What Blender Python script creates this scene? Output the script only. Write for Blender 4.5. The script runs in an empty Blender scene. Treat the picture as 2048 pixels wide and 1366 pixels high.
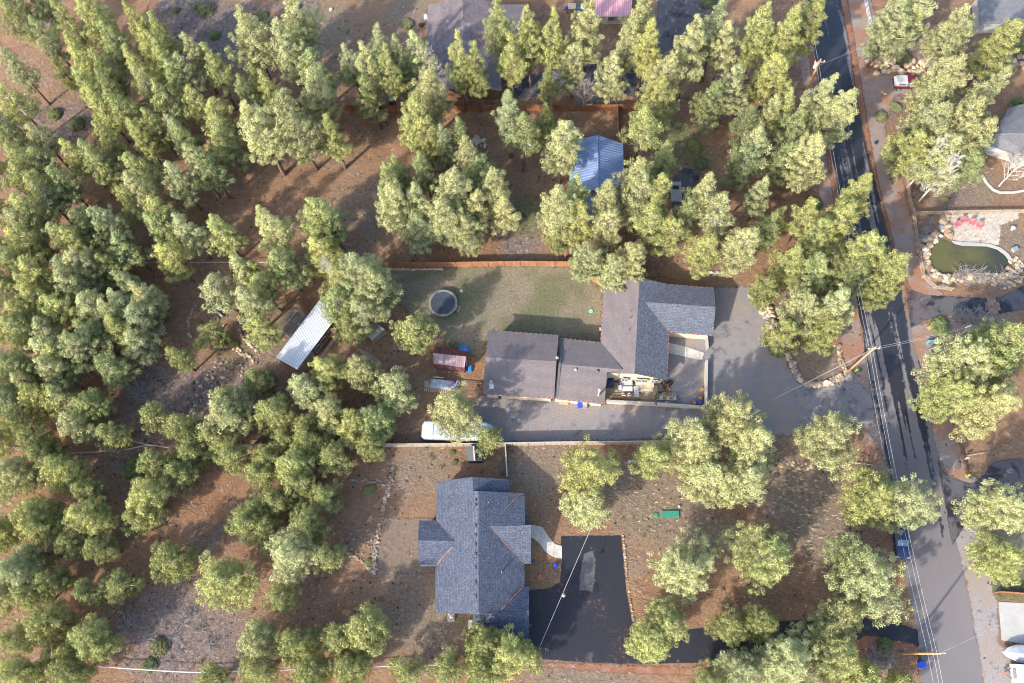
import bpy, bmesh, math, random
import numpy as np
from mathutils import Vector, Matrix

# ------------------------------------------------------------------ camera, sky, sun, exposure
sc = bpy.context.scene
COL = sc.collection
FPX, CAMH = 1750.0, 121.0
_g = Vector((46.0, -624.0, -FPX)).normalized()
_Z = -_g
_X = (Vector((1, 0, 0)) - _Z * _Z.x).normalized()
_Y = _Z.cross(_X)
ROT = Matrix((_X, _Y, _Z))
cam = bpy.data.cameras.new('camera')
cam.sensor_width = 36.0
cam.lens = FPX * 36.0 / 2048.0
cam.clip_end = 2000.0
cam_ob = bpy.data.objects.new('camera', cam)
COL.objects.link(cam_ob)
cam_ob.matrix_world = Matrix.Translation((0, 0, CAMH)) @ ROT.to_4x4()
sc.camera = cam_ob

SUN_EL, SUN_SHADOW = math.radians(33), math.radians(47)     # shadows run toward +47 deg from +X
world = bpy.data.worlds.new('World')
sc.world = world
world.use_nodes = True
wn = world.node_tree.nodes; wl = world.node_tree.links
bg = wn['Background']
sky = wn.new('ShaderNodeTexSky')
sky.sky_type = 'NISHITA'
sky.sun_disc = False
sky.sun_elevation = SUN_EL
sky.sun_rotation = math.radians(223)
sky.air_density = 1.0; sky.dust_density = 2.0; sky.ozone_density = 1.0
wl.new(sky.outputs[0], bg.inputs[0])
bg.inputs[1].default_value = 0.15
sun = bpy.data.lights.new('sun', 'SUN')
sun.energy = 2.35
sun.angle = math.radians(1.2)
sun.color = (1.0, 0.91, 0.79)
sun_ob = bpy.data.objects.new('sun', sun)
COL.objects.link(sun_ob)
_sd = Vector((math.cos(SUN_SHADOW) * math.cos(SUN_EL), math.sin(SUN_SHADOW) * math.cos(SUN_EL), -math.sin(SUN_EL)))
sun_ob.rotation_euler = _sd.to_track_quat('-Z', 'Y').to_euler()
sun_ob.location = (-60, -60, 90)
sc.view_settings.view_transform = 'Standard'
sc.view_settings.look = 'None'
sc.view_settings.gamma = 1.0
sc.cycles.filter_width = 1.05
sc.view_settings.use_curve_mapping = False
sc.view_settings.exposure = 1.72

rnd = random.Random(7)
rng = np.random.default_rng(11)

def P(u, v, h=0.0):
    """world point seen at survey pixel (u, v) lying at height h"""
    d = ROT @ Vector((u - 1024.0, -(v - 683.0), -FPX))
    t = (h - CAMH) / d.z
    return Vector((d.x * t, d.y * t, h))

def PX(p):
    q = ROT.transposed() @ (Vector(p) - Vector((0, 0, CAMH)))
    return (1024 + q.x / -q.z * FPX, 683 - q.y / -q.z * FPX)

# ------------------------------------------------------------------ materials
def nt(name):
    m = bpy.data.materials.new(name); m.use_nodes = True
    n = m.node_tree.nodes; l = m.node_tree.links
    return m, n, l, n['Principled BSDF']

def noise(n, l, scale, detail=4, rough=0.6, coord=None, dist=0.0):
    t = n.new('ShaderNodeTexNoise')
    t.inputs['Scale'].default_value = scale; t.inputs['Detail'].default_value = detail
    t.inputs['Roughness'].default_value = rough; t.inputs['Distortion'].default_value = dist
    if coord is not None: l.new(coord, t.inputs['Vector'])
    return t.outputs['Fac']

def ramp(n, l, fac, stops):
    r = n.new('ShaderNodeValToRGB')
    e = r.color_ramp.elements
    while len(e) < len(stops): e.new(0.5)
    for k, (p, c) in enumerate(stops):
        e[k].position = p
        e[k].color = (c[0], c[1], c[2], 1) if hasattr(c, '__len__') else (c, c, c, 1)
    l.new(fac, r.inputs[0])
    return r.outputs[0]

def mixc(n, l, fac, a, b, mode='MIX'):
    m = n.new('ShaderNodeMix'); m.data_type = 'RGBA'; m.blend_type = mode
    for s, v in ((0, fac), (6, a), (7, b)):
        if isinstance(v, (int, float)): m.inputs[s].default_value = v
        elif isinstance(v, tuple): m.inputs[s].default_value = (v[0], v[1], v[2], 1)
        else: l.new(v, m.inputs[s])
    return m.outputs[2]

def math_(n, l, op, a, b=0.0, clamp=False):
    m = n.new('ShaderNodeMath'); m.operation = op; m.use_clamp = clamp
    for s, v in ((0, a), (1, b)):
        if isinstance(v, (int, float)): m.inputs[s].default_value = v
        else: l.new(v, m.inputs[s])
    return m.outputs[0]

def bump(n, l, b, h, strength=0.5, dist=0.1):
    k = n.new('ShaderNodeBump'); k.inputs['Strength'].default_value = strength
    k.inputs['Distance'].default_value = dist
    l.new(h, k.inputs['Height']); l.new(k.outputs[0], b.inputs['Normal'])

def worldco(n, l, rot=0.0, sx=1.0, sy=1.0):
    g = n.new('ShaderNodeNewGeometry')
    if rot == 0 and sx == 1 and sy == 1: return g.outputs['Position']
    m = n.new('ShaderNodeMapping'); m.inputs['Rotation'].default_value[2] = rot
    m2 = n.new('ShaderNodeMapping'); m2.inputs['Scale'].default_value = (sx, sy, 1)
    l.new(g.outputs['Position'], m.inputs[0]); l.new(m.outputs[0], m2.inputs[0])
    return m2.outputs[0]

_plain = {}
def plain(name, col, rough=0.7, var=0.18, scale=3.0, metal=0.0, bmp=0.0, spec=0.5, emit=None):
    """painted / plain surface with slight grime"""
    if name in _plain: return _plain[name]
    m, n, l, b = nt(name)
    tc = n.new('ShaderNodeTexCoord').outputs['Object']
    f = noise(n, l, scale, 5, 0.65, tc)
    d = tuple(c * (1 - var) for c in col); e = tuple(min(1, c * (1 + var)) for c in col)
    l.new(ramp(n, l, f, [(0.3, d), (0.7, e)]), b.inputs['Base Color'])
    b.inputs['Roughness'].default_value = rough; b.inputs['Metallic'].default_value = metal
    b.inputs['Specular IOR Level'].default_value = spec
    if bmp: bump(n, l, b, f, 0.6, bmp)
    _plain[name] = m
    return m

# ground ------------------------------------------------------------
def mat_ground():
    m, n, l, b = nt('forest_floor')
    co = worldco(n, l)
    big = noise(n, l, 0.055, 4, 0.6, co)
    mid = noise(n, l, 0.35, 6, 0.72, co, 0.6)
    fine = noise(n, l, 2.0, 8, 0.84, co)
    grit = noise(n, l, 6.5, 3, 0.75, co)
    duff = ramp(n, l, mid, [(0.28, (0.135, 0.066, 0.040)), (0.5, (0.245, 0.125, 0.068)), (0.75, (0.35, 0.215, 0.122))])
    brown = ramp(n, l, fine, [(0.3, (0.088, 0.062, 0.045)), (0.5, (0.225, 0.153, 0.098)), (0.70, (0.44, 0.325, 0.215))])
    base = mixc(n, l, ramp(n, l, big, [(0.35, 0.15), (0.65, 0.8)]), duff, brown)
    at = n.new('ShaderNodeVertexColor'); at.layer_name = 'zone'
    sp = n.new('ShaderNodeSeparateColor'); l.new(at.outputs[0], sp.inputs[0])
    def wob(ch):
        a = math_(n, l, 'ADD', sp.outputs[ch], math_(n, l, 'MULTIPLY', math_(n, l, 'SUBTRACT', mid, 0.5), 0.9))
        return ramp(n, l, a, [(0.34, 0.0), (0.68, 1.0)])
    tan = ramp(n, l, fine, [(0.28, (0.10, 0.075, 0.054)), (0.5, (0.195, 0.148, 0.108)), (0.72, (0.33, 0.265, 0.195))])
    green = ramp(n, l, fine, [(0.28, (0.055, 0.062, 0.028)), (0.5, (0.125, 0.130, 0.062)), (0.75, (0.24, 0.215, 0.115))])
    grey = ramp(n, l, fine, [(0.30, (0.065, 0.052, 0.050)), (0.5, (0.160, 0.122, 0.110)), (0.68, (0.34, 0.275, 0.24))])
    c = mixc(n, l, wob(0), base, tan)
    c = mixc(n, l, wob(2), c, grey)
    c = mixc(n, l, wob(1), c, green)
    c = mixc(n, l, ramp(n, l, grit, [(0.36, 0.8), (0.46, 0.0)]), c, (0.045, 0.032, 0.026))
    c = mixc(n, l, ramp(n, l, grit, [(0.57, 0.0), (0.68, 0.6)]), c, (0.46, 0.36, 0.27))
    l.new(c, b.inputs['Base Color'])
    b.inputs['Roughness'].default_value = 0.95; b.inputs['Specular IOR Level'].default_value = 0.15
    h = math_(n, l, 'ADD', math_(n, l, 'MULTIPLY', mid, 2.0), fine)
    bump(n, l, b, h, 0.9, 0.22)
    return m

def sheet_mat(name, build, soft=1.0, rough=0.9, bm=0.05, nscale=1.3):
    """a ground sheet whose ragged edge thins out through the 'edge' attribute"""
    m, n, l, b = nt(name)
    co = worldco(n, l)
    col, hgt, rgh = build(n, l, co, b)
    l.new(col, b.inputs['Base Color'])
    if rgh is not None: l.new(rgh, b.inputs['Roughness'])
    else: b.inputs['Roughness'].default_value = rough
    b.inputs['Specular IOR Level'].default_value = 0.3
    bump(n, l, b, hgt, 0.7, bm)
    at = n.new('ShaderNodeAttribute'); at.attribute_name = 'edge'
    f = noise(n, l, nscale, 6, 0.7, co)
    e = math_(n, l, 'ADD', at.outputs['Fac'], math_(n, l, 'MULTIPLY', math_(n, l, 'SUBTRACT', f, 0.5), soft * 2.6))
    a = ramp(n, l, math_(n, l, 'DIVIDE', math_(n, l, 'ADD', e, soft * 0.30), soft * 0.6, True), [(0.0, 0.0), (1.0, 1.0)])
    t = n.new('ShaderNodeBsdfTransparent'); mx = n.new('ShaderNodeMixShader')
    out = n['Material Output']
    l.new(a, mx.inputs[0]); l.new(t.outputs[0], mx.inputs[1]); l.new(b.outputs[0], mx.inputs[2])
    l.new(mx.outputs[0], out.inputs[0])
    return m

def b_gravel(dark=1.0, warm=0.0):
    def f(n, l, co, b):
        g = noise(n, l, 7.0, 4, 0.8, co); bigf = noise(n, l, 0.16, 5, 0.65, co); md = noise(n, l, 0.9, 6, 0.7, co)
        c1 = ramp(n, l, g, [(0.25, tuple(dark * v for v in (0.10, 0.095, 0.10))), (0.5, tuple(dark * v for v in (0.215, 0.205, 0.21))), (0.75, tuple(dark * v for v in (0.36, 0.345, 0.34)))])
        c2 = ramp(n, l, g, [(0.25, (0.11, 0.085, 0.07)), (0.5, (0.24, 0.19, 0.155)), (0.75, (0.38, 0.31, 0.26))])
        k = math_(n, l, 'ADD', math_(n, l, 'MULTIPLY', bigf, 0.5), math_(n, l, 'MULTIPLY', md, 0.5))
        c = mixc(n, l, ramp(n, l, k, [(0.46 - warm, 0.0), (0.56 - warm, 0.9)]), c1, c2)
        c = mixc(n, l, ramp(n, l, k, [(0.38, 0.75), (0.46, 0.0)]), c, (0.085, 0.072, 0.07))
        return c, g, None
    return f

def b_needles(n, l, co, b):
    g = noise(n, l, 6.0, 5, 0.8, co); md = noise(n, l, 0.6, 5, 0.7, co)
    c = ramp(n, l, g, [(0.28, (0.07, 0.036, 0.026)), (0.5, (0.20, 0.088, 0.05)), (0.75, (0.34, 0.18, 0.105))])
    c = mixc(n, l, ramp(n, l, md, [(0.45, 0.0), (0.65, 0.6)]), c, (0.26, 0.19, 0.14))
    return c, g, None

def b_shoulder(n, l, co, b):
    g = noise(n, l, 6.0, 5, 0.8, co); md = noise(n, l, 0.25, 6, 0.7, co)
    c1 = ramp(n, l, g, [(0.28, (0.10, 0.082, 0.078)), (0.5, (0.225, 0.185, 0.165)), (0.75, (0.39, 0.335, 0.295))])
    c2 = ramp(n, l, g, [(0.28, (0.10, 0.055, 0.038)), (0.5, (0.25, 0.13, 0.08)), (0.75, (0.40, 0.25, 0.165))])
    c = mixc(n, l, ramp(n, l, md, [(0.44, 0.0), (0.60, 1.0)]), c1, c2)
    return c, g, None

def b_lawn(n, l, co, b):
    fine = noise(n, l, 3.0, 6, 0.8, co); big = noise(n, l, 0.16, 5, 0.65, co, 0.4); grit = noise(n, l, 10.0, 3, 0.7, co)
    tan = ramp(n, l, fine, [(0.28, (0.095, 0.078, 0.052)), (0.5, (0.170, 0.143, 0.100)), (0.75, (0.29, 0.25, 0.185))])
    grn = ramp(n, l, fine, [(0.28, (0.050, 0.056, 0.026)), (0.5, (0.095, 0.102, 0.048)), (0.75, (0.17, 0.165, 0.085))])
    c = mixc(n, l, ramp(n, l, big, [(0.40, 0.0), (0.60, 0.8)]), tan, grn)
    c = mixc(n, l, ramp(n, l, grit, [(0.34, 0.5), (0.46, 0.0)]), c, (0.06, 0.05, 0.03))
    return c, fine, None

def b_patio_dirt(n, l, co, b):
    fine = noise(n, l, 2.2, 6, 0.75, co); big = noise(n, l, 0.2, 4, 0.6, co)
    c = ramp(n, l, fine, [(0.3, (0.10, 0.073, 0.055)), (0.55, (0.175, 0.128, 0.095)), (0.78, (0.27, 0.205, 0.15))])
    c = mixc(n, l, ramp(n, l, big, [(0.4, 0.0), (0.7, 0.5)]), c, (0.15, 0.12, 0.10))
    return c, fine, None

def b_drive(wetness):
    def f(n, l, co, b):
        fine = noise(n, l, 5.0, 4, 0.7, co); big = noise(n, l, 0.22, 6, 0.68, co, 0.5); md = noise(n, l, 1.2, 6, 0.75, co)
        c = ramp(n, l, fine, [(0.3, (0.013, 0.014, 0.019)), (0.7, (0.025, 0.026, 0.034))])
        dry = ramp(n, l, fine, [(0.3, (0.085, 0.082, 0.088)), (0.7, (0.135, 0.13, 0.135))])
        w = ramp(n, l, math_(n, l, 'ADD', big, math_(n, l, 'MULTIPLY', math_(n, l, 'SUBTRACT', md, 0.5), 0.35)), [(wetness, 0.0), (wetness + 0.10, 0.75)])
        c = mixc(n, l, w, c, dry)
        nd = noise(n, l, 1.6, 6, 0.8, co); nb = noise(n, l, 0.13, 3, 0.5, co)
        c = mixc(n, l, math_(n, l, 'MULTIPLY', ramp(n, l, nd, [(0.52, 0.0), (0.62, 0.75)]), ramp(n, l, nb, [(0.50, 0.0), (0.60, 1.0)])), c, (0.16, 0.07, 0.042))
        r = ramp(n, l, w, [(0.0, 0.45), (0.8, 0.9)])
        return c, fine, r
    return f

ROAD_ANG = math.atan2((P(1706, 100) - P(1873, 898)).y, (P(1706, 100) - P(1873, 898)).x)
def mat_road():
    """asphalt, wet in long streaks to the north, dry to the south"""
    m, n, l, b = nt('road_asphalt')
    along = worldco(n, l, -ROAD_ANG)                       # x now runs along the road
    st = n.new('ShaderNodeMapping'); st.inputs['Scale'].default_value = (0.045, 1.0, 1); l.new(along, st.inputs[0])
    streak = noise(n, l, 0.85, 4, 0.55, st.outputs[0])
    co = worldco(n, l)
    md = noise(n, l, 1.1, 7, 0.78, co); fine = noise(n, l, 8.0, 4, 0.75, co); big = noise(n, l, 0.09, 3, 0.5, co)
    sp = n.new('ShaderNodeSeparateXYZ'); l.new(co, sp.inputs[0])
    north = math_(n, l, 'DIVIDE', math_(n, l, 'SUBTRACT', sp.outputs[1], 29.0), 24.0)
    north = math_(n, l, 'MINIMUM', math_(n, l, 'MAXIMUM', north, -1.0), 1.0)
    k = math_(n, l, 'ADD', math_(n, l, 'MULTIPLY', north, 0.16), streak)
    k = math_(n, l, 'ADD', k, math_(n, l, 'MULTIPLY', math_(n, l, 'SUBTRACT', md, 0.5), 0.45))
    wet = ramp(n, l, k, [(0.535, 0.0), (0.575, 1.0)])
    dryc = ramp(n, l, fine, [(0.3, (0.098, 0.089, 0.094)), (0.7, (0.155, 0.144, 0.148))])
    dryc = mixc(n, l, ramp(n, l, big, [(0.35, 0.0), (0.7, 0.4)]), dryc, (0.19, 0.17, 0.165))
    wetc = ramp(n, l, fine, [(0.3, (0.013, 0.014, 0.020)), (0.7, (0.030, 0.031, 0.040))])
    l.new(mixc(n, l, wet, dryc, wetc), b.inputs['Base Color'])
    l.new(ramp(n, l, wet, [(0.0, 0.88), (1.0, 0.42)]), b.inputs['Roughness'])
    bump(n, l, b, fine, 0.4, 0.02)
    return m

def mat_shingle(name, c1, c2, fleck=None, rot=0.0, row=0.145, flk=0.62, blotch=0.12):
    m, n, l, b = nt(name)
    co = worldco(n, l, rot)
    br = n.new('ShaderNodeTexBrick')
    br.inputs['Scale'].default_value = 1.0
    br.inputs['Brick Width'].default_value = row * 2.2; br.inputs['Row Height'].default_value = row
    br.inputs['Mortar Size'].default_value = 0.012; br.inputs['Bias'].default_value = 0.0
    br.inputs['Color1'].default_value = (*c1, 1); br.inputs['Color2'].default_value = (*c2, 1)
    br.inputs['Mortar'].default_value = (c1[0] * .45, c1[1] * .45, c1[2] * .45, 1)
    l.new(co, br.inputs['Vector'])
    vo = n.new('ShaderNodeTexVoronoi'); vo.inputs['Scale'].default_value = 8.5
    l.new(co, vo.inputs['Vector'])
    sp = n.new('ShaderNodeSeparateColor'); l.new(vo.outputs['Color'], sp.inputs[0])
    c = br.outputs['Color']
    if fleck: c = mixc(n, l, ramp(n, l, sp.outputs[0], [(flk, 0.0), (flk + 0.04, 0.32)]), c, fleck)
    c = mixc(n, l, ramp(n, l, sp.outputs[1], [(0.72, 0.0), (0.80, 0.35)]), c, tuple(v * 0.65 for v in c1))
    big = noise(n, l, 0.5, 5, 0.65, co)
    c = mixc(n, l, ramp(n, l, big, [(0.45, 0.0), (0.75, blotch)]), c, tuple(min(1, v * 1.7) for v in c2))
    l.new(c, b.inputs['Base Color'])
    b.inputs['Roughness'].default_value = 0.92; b.inputs['Specular IOR Level'].default_value = 0.25
    bump(n, l, b, br.outputs['Fac'], 0.5, -0.02)
    return m

def mat_metal_roof(name, col, rot, pitch=0.4, rough=0.35, rust=None, metal=0.6):
    m, n, l, b = nt(name)
    co = worldco(n, l, rot)
    sp = n.new('ShaderNodeSeparateXYZ'); l.new(co, sp.inputs[0])
    w = math_(n, l, 'SINE', math_(n, l, 'MULTIPLY', sp.outputs[0], 2 * math.pi / pitch))
    st = n.new('ShaderNodeMapping'); st.inputs['Scale'].default_value = (2.6, 0.25, 1); l.new(co, st.inputs[0])
    f = noise(n, l, 1.0, 6, 0.75, st.outputs[0])
    lo = tuple(v * 0.72 for v in col); hi = tuple(min(1, v * 1.2) for v in col)
    c = ramp(n, l, f, [(0.3, lo), (0.7, hi)])
    c = mixc(n, l, ramp(n, l, w, [(0.0, 0.0), (0.75, 0.0), (1.0, 0.35)]), c, lo)
    if rust: c = mixc(n, l, ramp(n, l, f, [(0.48, 0.0), (0.66, 0.6)]), c, rust)
    l.new(c, b.inputs['Base Color'])
    b.inputs['Metallic'].default_value = metal; b.inputs['Roughness'].default_value = rough
    bump(n, l, b, w, 0.6, 0.03)
    return m

def mat_planks(name, col, rot=0.0, w=0.14, var=0.35):
    m, n, l, b = nt(name)
    inf = n.new('ShaderNodeObjectInfo')
    co = n.new('ShaderNodeTexCoord').outputs['Object']
    st = n.new('ShaderNodeMapping'); st.inputs['Scale'].default_value = (6.5, 6.5, 0.5); l.new(co, st.inputs[0])
    f = noise(n, l, 1.0, 5, 0.7, st.outputs[0])
    l.new(ramp(n, l, f, [(0.32, tuple(c * (1 - var) for c in col)), (0.68, tuple(min(1, c * (1 + var)) for c in col))]), b.inputs['Base Color'])
    b.inputs['Roughness'].default_value = 0.85
    return m

def mat_foliage():
    m, n, l, b = nt('pine_needles')
    inf = n.new('ShaderNodeObjectInfo')
    at = n.new('ShaderNodeAttribute'); at.attribute_name = 'tv'
    base = inf.outputs['Color']
    f1 = ramp(n, l, at.outputs['Fac'], [(0.0, 0.42), (0.5, 0.92), (1.0, 1.38)])  # painted crown shade: inner tufts dark, outer tufts bright
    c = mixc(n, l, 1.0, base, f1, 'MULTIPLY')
    tip = n.new('ShaderNodeAttribute'); tip.attribute_name = 'topv'
    c = mixc(n, l, math_(n, l, 'MULTIPLY', tip.outputs['Fac'], 0.30), c, (0.66, 0.68, 0.34))  # upper faces of each tuft painted paler, as if sunlit
    n.remove(b)
    d = n.new('ShaderNodeBsdfDiffuse'); t = n.new('ShaderNodeBsdfTranslucent'); mx = n.new('ShaderNodeMixShader')
    l.new(c, d.inputs[0]); l.new(mixc(n, l, 1.0, c, (1.0, 0.95, 0.6), 'MULTIPLY'), t.inputs[0])
    mx.inputs[0].default_value = 0.34
    l.new(d.outputs[0], mx.inputs[1]); l.new(t.outputs[0], mx.inputs[2])
    l.new(mx.outputs[0], n['Material Output'].inputs[0])
    return m

def mat_rock():
    m, n, l, b = nt('field_stone')
    inf = n.new('ShaderNodeObjectInfo')
    co = n.new('ShaderNodeTexCoord').outputs['Object']
    f = noise(n, l, 3.0, 6, 0.7, co)
    c = ramp(n, l, f, [(0.3, (0.60, 0.57, 0.54)), (0.7, (1.3, 1.25, 1.15))])
    c = mixc(n, l, 1.0, inf.outputs['Color'], c, 'MULTIPLY')
    l.new(c, b.inputs['Base Color']); b.inputs['Roughness'].default_value = 0.92
    bump(n, l, b, f, 0.8, 0.06)
    return m

M = {}
M['ground'] = mat_ground()
M['leaf'] = mat_foliage()
M['rock'] = mat_rock()
M['bark'] = plain('pine_bark', (0.125, 0.078, 0.056), 0.95, 0.5, 6, bmp=0.05)
M['limb'] = plain('dead_limb', (0.34, 0.30, 0.27), 0.9, 0.3, 5)
M['white_bark'] = plain('white_bark', (0.50, 0.465, 0.42), 0.8, 0.25, 5)
M['twig'] = plain('grey_twig', (0.27, 0.245, 0.235), 0.9, 0.3, 4)
M['road'] = mat_road()
M['white'] = plain('white_paint', (0.44, 0.445, 0.45), 0.5, 0.08)
M['offwhite'] = plain('off_white', (0.33, 0.318, 0.295), 0.7, 0.12)
M['cream'] = mat_planks('cream_siding', (0.60, 0.51, 0.36), var=0.12)
M['black'] = plain('black_rubber', (0.018, 0.019, 0.022), 0.6, 0.3)
M['darkgrey'] = plain('dark_grey', (0.07, 0.075, 0.08), 0.6, 0.3)
M['steel'] = plain('galvanised_steel', (0.45, 0.47, 0.50), 0.4, 0.2, 3, metal=0.7)
M['concrete'] = plain('concrete', (0.42, 0.40, 0.36), 0.9, 0.22, 1.2, bmp=0.01)
M['slab'] = plain('pale_concrete', (0.33, 0.325, 0.305), 0.9, 0.12, 0.7, bmp=0.01)
M['wood'] = mat_planks('weathered_wood', (0.34, 0.27, 0.21))
M['cedar'] = mat_planks('cedar_boards', (0.30, 0.14, 0.065), var=0.45)
M['cedar_dark'] = mat_planks('dark_cedar_boards', (0.21, 0.092, 0.042), var=0.45)
M['tan_wood'] = mat_planks('tan_wood', (0.48, 0.38, 0.27))
M['brown_wood'] = mat_planks('brown_siding', (0.16, 0.085, 0.05))
M['red_trim'] = plain('red_gutter', (0.20, 0.045, 0.040), 0.5, 0.4, 2)
M['glass'] = plain('window_glass', (0.10, 0.13, 0.14), 0.12, 0.2)
M['blue_plastic'] = plain('blue_plastic', (0.015, 0.22, 0.62), 0.4, 0.15)
M['deep_blue'] = plain('deep_blue_plastic', (0.015, 0.06, 0.50), 0.4, 0.2)
M['tarp_grey'] = plain('grey_tarp', (0.34, 0.38, 0.42), 0.6, 0.3, 2, bmp=0.08)
M['tarp_silver'] = plain('pale_cover', (0.33, 0.38, 0.44), 0.55, 0.12, 1.2, bmp=0.06)
M['green_plastic'] = plain('green_plastic', (0.03, 0.20, 0.13), 0.5, 0.15)
M['mint'] = plain('mint_plastic', (0.16, 0.42, 0.28), 0.5, 0.15)
M['teal_metal'] = plain('teal_metal', (0.20, 0.33, 0.31), 0.5, 0.15)
M['red'] = plain('red_plastic', (0.50, 0.13, 0.15), 0.45, 0.15)
M['orange'] = plain('orange_wood', (0.55, 0.28, 0.09), 0.7, 0.3)
M['lime'] = plain('lime_paint', (0.42, 0.62, 0.05), 0.5, 0.1)
M['terracotta'] = plain('terracotta', (0.32, 0.13, 0.085), 0.8, 0.2)
M['soil'] = plain('potting_soil', (0.17, 0.13, 0.09), 0.95, 0.5, 8)
M['paver_a'] = plain('brown_paver', (0.24, 0.155, 0.105), .9, .2); M['paver_b'] = plain('dark_paver', (0.17, 0.115, 0.085), .9, .2)
M['pole'] = mat_planks('pole_wood', (0.44, 0.26, 0.12))
M['pole_red'] = mat_planks('post_wood_red', (0.36, 0.14, 0.06))
M['wire'] = plain('wire', (0.50, 0.50, 0.52), 0.5, 0.05)
M['maroon'] = plain('maroon_paint', (0.11, 0.012, 0.03), 0.3, 0.1)
M['navy'] = plain('navy_paint', (0.014, 0.030, 0.095), 0.28, 0.1)
M['tyre'] = plain('tyre_rubber', (0.02, 0.02, 0.02), 0.85, 0.1)
M['needle_line'] = plain('needle_litter', (0.22, 0.115, 0.075), 0.95, 0.45, 5)

# ------------------------------------------------------------------ object helpers
def tag(o, label=None, cat=None, group=None, kind=None):
    if label: o['label'] = label
    if cat: o['category'] = cat
    if group: o['group'] = group
    if kind: o['kind'] = kind
    return o

def empty(name, loc=(0, 0, 0), rz=0.0, label=None, cat=None, group=None):
    o = bpy.data.objects.new(name, None); COL.objects.link(o)
    o.location = loc; o.rotation_euler = (0, 0, rz); o.empty_display_size = 0.3
    return tag(o, label, cat, group)

class MB:
    def __init__(s): s.v = []; s.f = []; s.m = []
    def add(s, vs, fs, mi=0):
        k = len(s.v); s.v += [tuple(p) for p in vs]
        s.f += [tuple(i + k for i in f) for f in fs]; s.m += [mi] * len(fs); return s
    def box(s, c, d, rz=0.0, mi=0, top=1.0, rx=0.0):
        x, y, z = (q / 2 for q in d)
        vs = [(-x, -y, -z), (x, -y, -z), (x, y, -z), (-x, y, -z), (-x * top, -y * top, z), (x * top, -y * top, z), (x * top, y * top, z), (-x * top, y * top, z)]
        R = Matrix.Rotation(rz, 3, 'Z') @ Matrix.Rotation(rx, 3, 'X')
        vs = [R @ Vector(p) + Vector(c) for p in vs]
        return s.add(vs, [(0, 3, 2, 1), (4, 5, 6, 7), (0, 1, 5, 4), (1, 2, 6, 5), (2, 3, 7, 6), (3, 0, 4, 7)], mi)
    def prism(s, poly, z0, z1, mi=0):
        n = len(poly)
        vs = [(p[0], p[1], z0) for p in poly] + [(p[0], p[1], z1) for p in poly]
        return s.add(vs, [tuple(range(n - 1, -1, -1)), tuple(range(n, 2 * n))] + [(i, (i + 1) % n, n + (i + 1) % n, n + i) for i in range(n)], mi)
    def slab(s, pts, th=0.14, mi=0):
        n = len(pts)
        vs = [tuple(p) for p in pts] + [(p[0], p[1], p[2] - th) for p in pts]
        return s.add(vs, [tuple(range(n)), tuple(range(2 * n - 1, n - 1, -1))] + [(i, n + i, n + (i + 1) % n, (i + 1) % n) for i in range(n)], mi)
    def tube(s, pts, r, n=5, mi=0, cap=True):
        pts = [Vector(p) for p in pts]; N = len(pts)
        rs = r if hasattr(r, '__len__') else [r] * N
        vs = []
        for i, p in enumerate(pts):
            d = (pts[min(i + 1, N - 1)] - pts[max(i - 1, 0)])
            d = d.normalized() if d.length > 1e-9 else Vector((0, 0, 1))
            a = Vector((0, 0, 1)) if abs(d.z) < 0.9 else Vector((1, 0, 0))
            e1 = d.cross(a).normalized(); e2 = d.cross(e1)
            for k in range(n):
                t = 2 * math.pi * k / n
                vs.append(p + (e1 * math.cos(t) + e2 * math.sin(t)) * rs[i])
        fs = [(i * n + k, i * n + (k + 1) % n, (i + 1) * n + (k + 1) % n, (i + 1) * n + k) for i in range(N - 1) for k in range(n)]
        if cap: fs += [tuple(range(n - 1, -1, -1)), tuple((N - 1) * n + k for k in range(n))]
        return s.add(vs, fs, mi)
    def lathe(s, prof, c=(0, 0, 0), n=16, mi=0, cap=True):
        vs = []; 
        for r, z in prof:
            for k in range(n):
                t = 2 * math.pi * k / n
                vs.append((c[0] + r * math.cos(t), c[1] + r * math.sin(t), c[2] + z))
        N = len(prof)
        fs = [(i * n + k, i * n + (k + 1) % n, (i + 1) * n + (k + 1) % n, (i + 1) * n + k) for i in range(N - 1) for k in range(n)]
        if cap: fs += [tuple(range(n - 1, -1, -1)), tuple((N - 1) * n + k for k in range(n))]
        return s.add(vs, fs, mi)
    def mesh(s, name, mats, smooth=False):
        me = bpy.data.meshes.new(name); me.from_pydata(s.v, [], s.f)
        for m in (mats if isinstance(mats, (list, tuple)) else [mats]): me.materials.append(m)
        if any(s.m): me.polygons.foreach_set('material_index', s.m)
        if smooth: me.polygons.foreach_set('use_smooth', [True] * len(s.f))
        me.update(); return me
    def build(s, name, mats, parent=None, smooth=False, loc=None, rz=0.0):
        o = bpy.data.objects.new(name, s.mesh(name, mats, smooth)); COL.objects.link(o)
        if parent: o.parent = parent
        if loc is not None: o.location = loc
        if rz: o.rotation_euler[2] = rz
        return o

def inst(name, me, parent=None, loc=(0, 0, 0), rot=(0, 0, 0), scale=(1, 1, 1), color=None):
    o = bpy.data.objects.new(name, me); COL.objects.link(o)
    if parent: o.parent = parent
    o.location = loc; o.rotation_euler = rot; o.scale = scale
    if color: o.color = (*color, 1)
    return o

def copy_tree(o, parent=None):
    c = o.copy(); COL.objects.link(c); c.parent = parent
    for ch in [x for x in bpy.data.objects if x.parent == o]: copy_tree(ch, c)
    return c

# ------------------------------------------------------------------ ground + sheets
def poly_px(pts, h=0.0): return np.array([[P(*p[:2], h).x, P(*p[:2], h).y] for p in pts])

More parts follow.
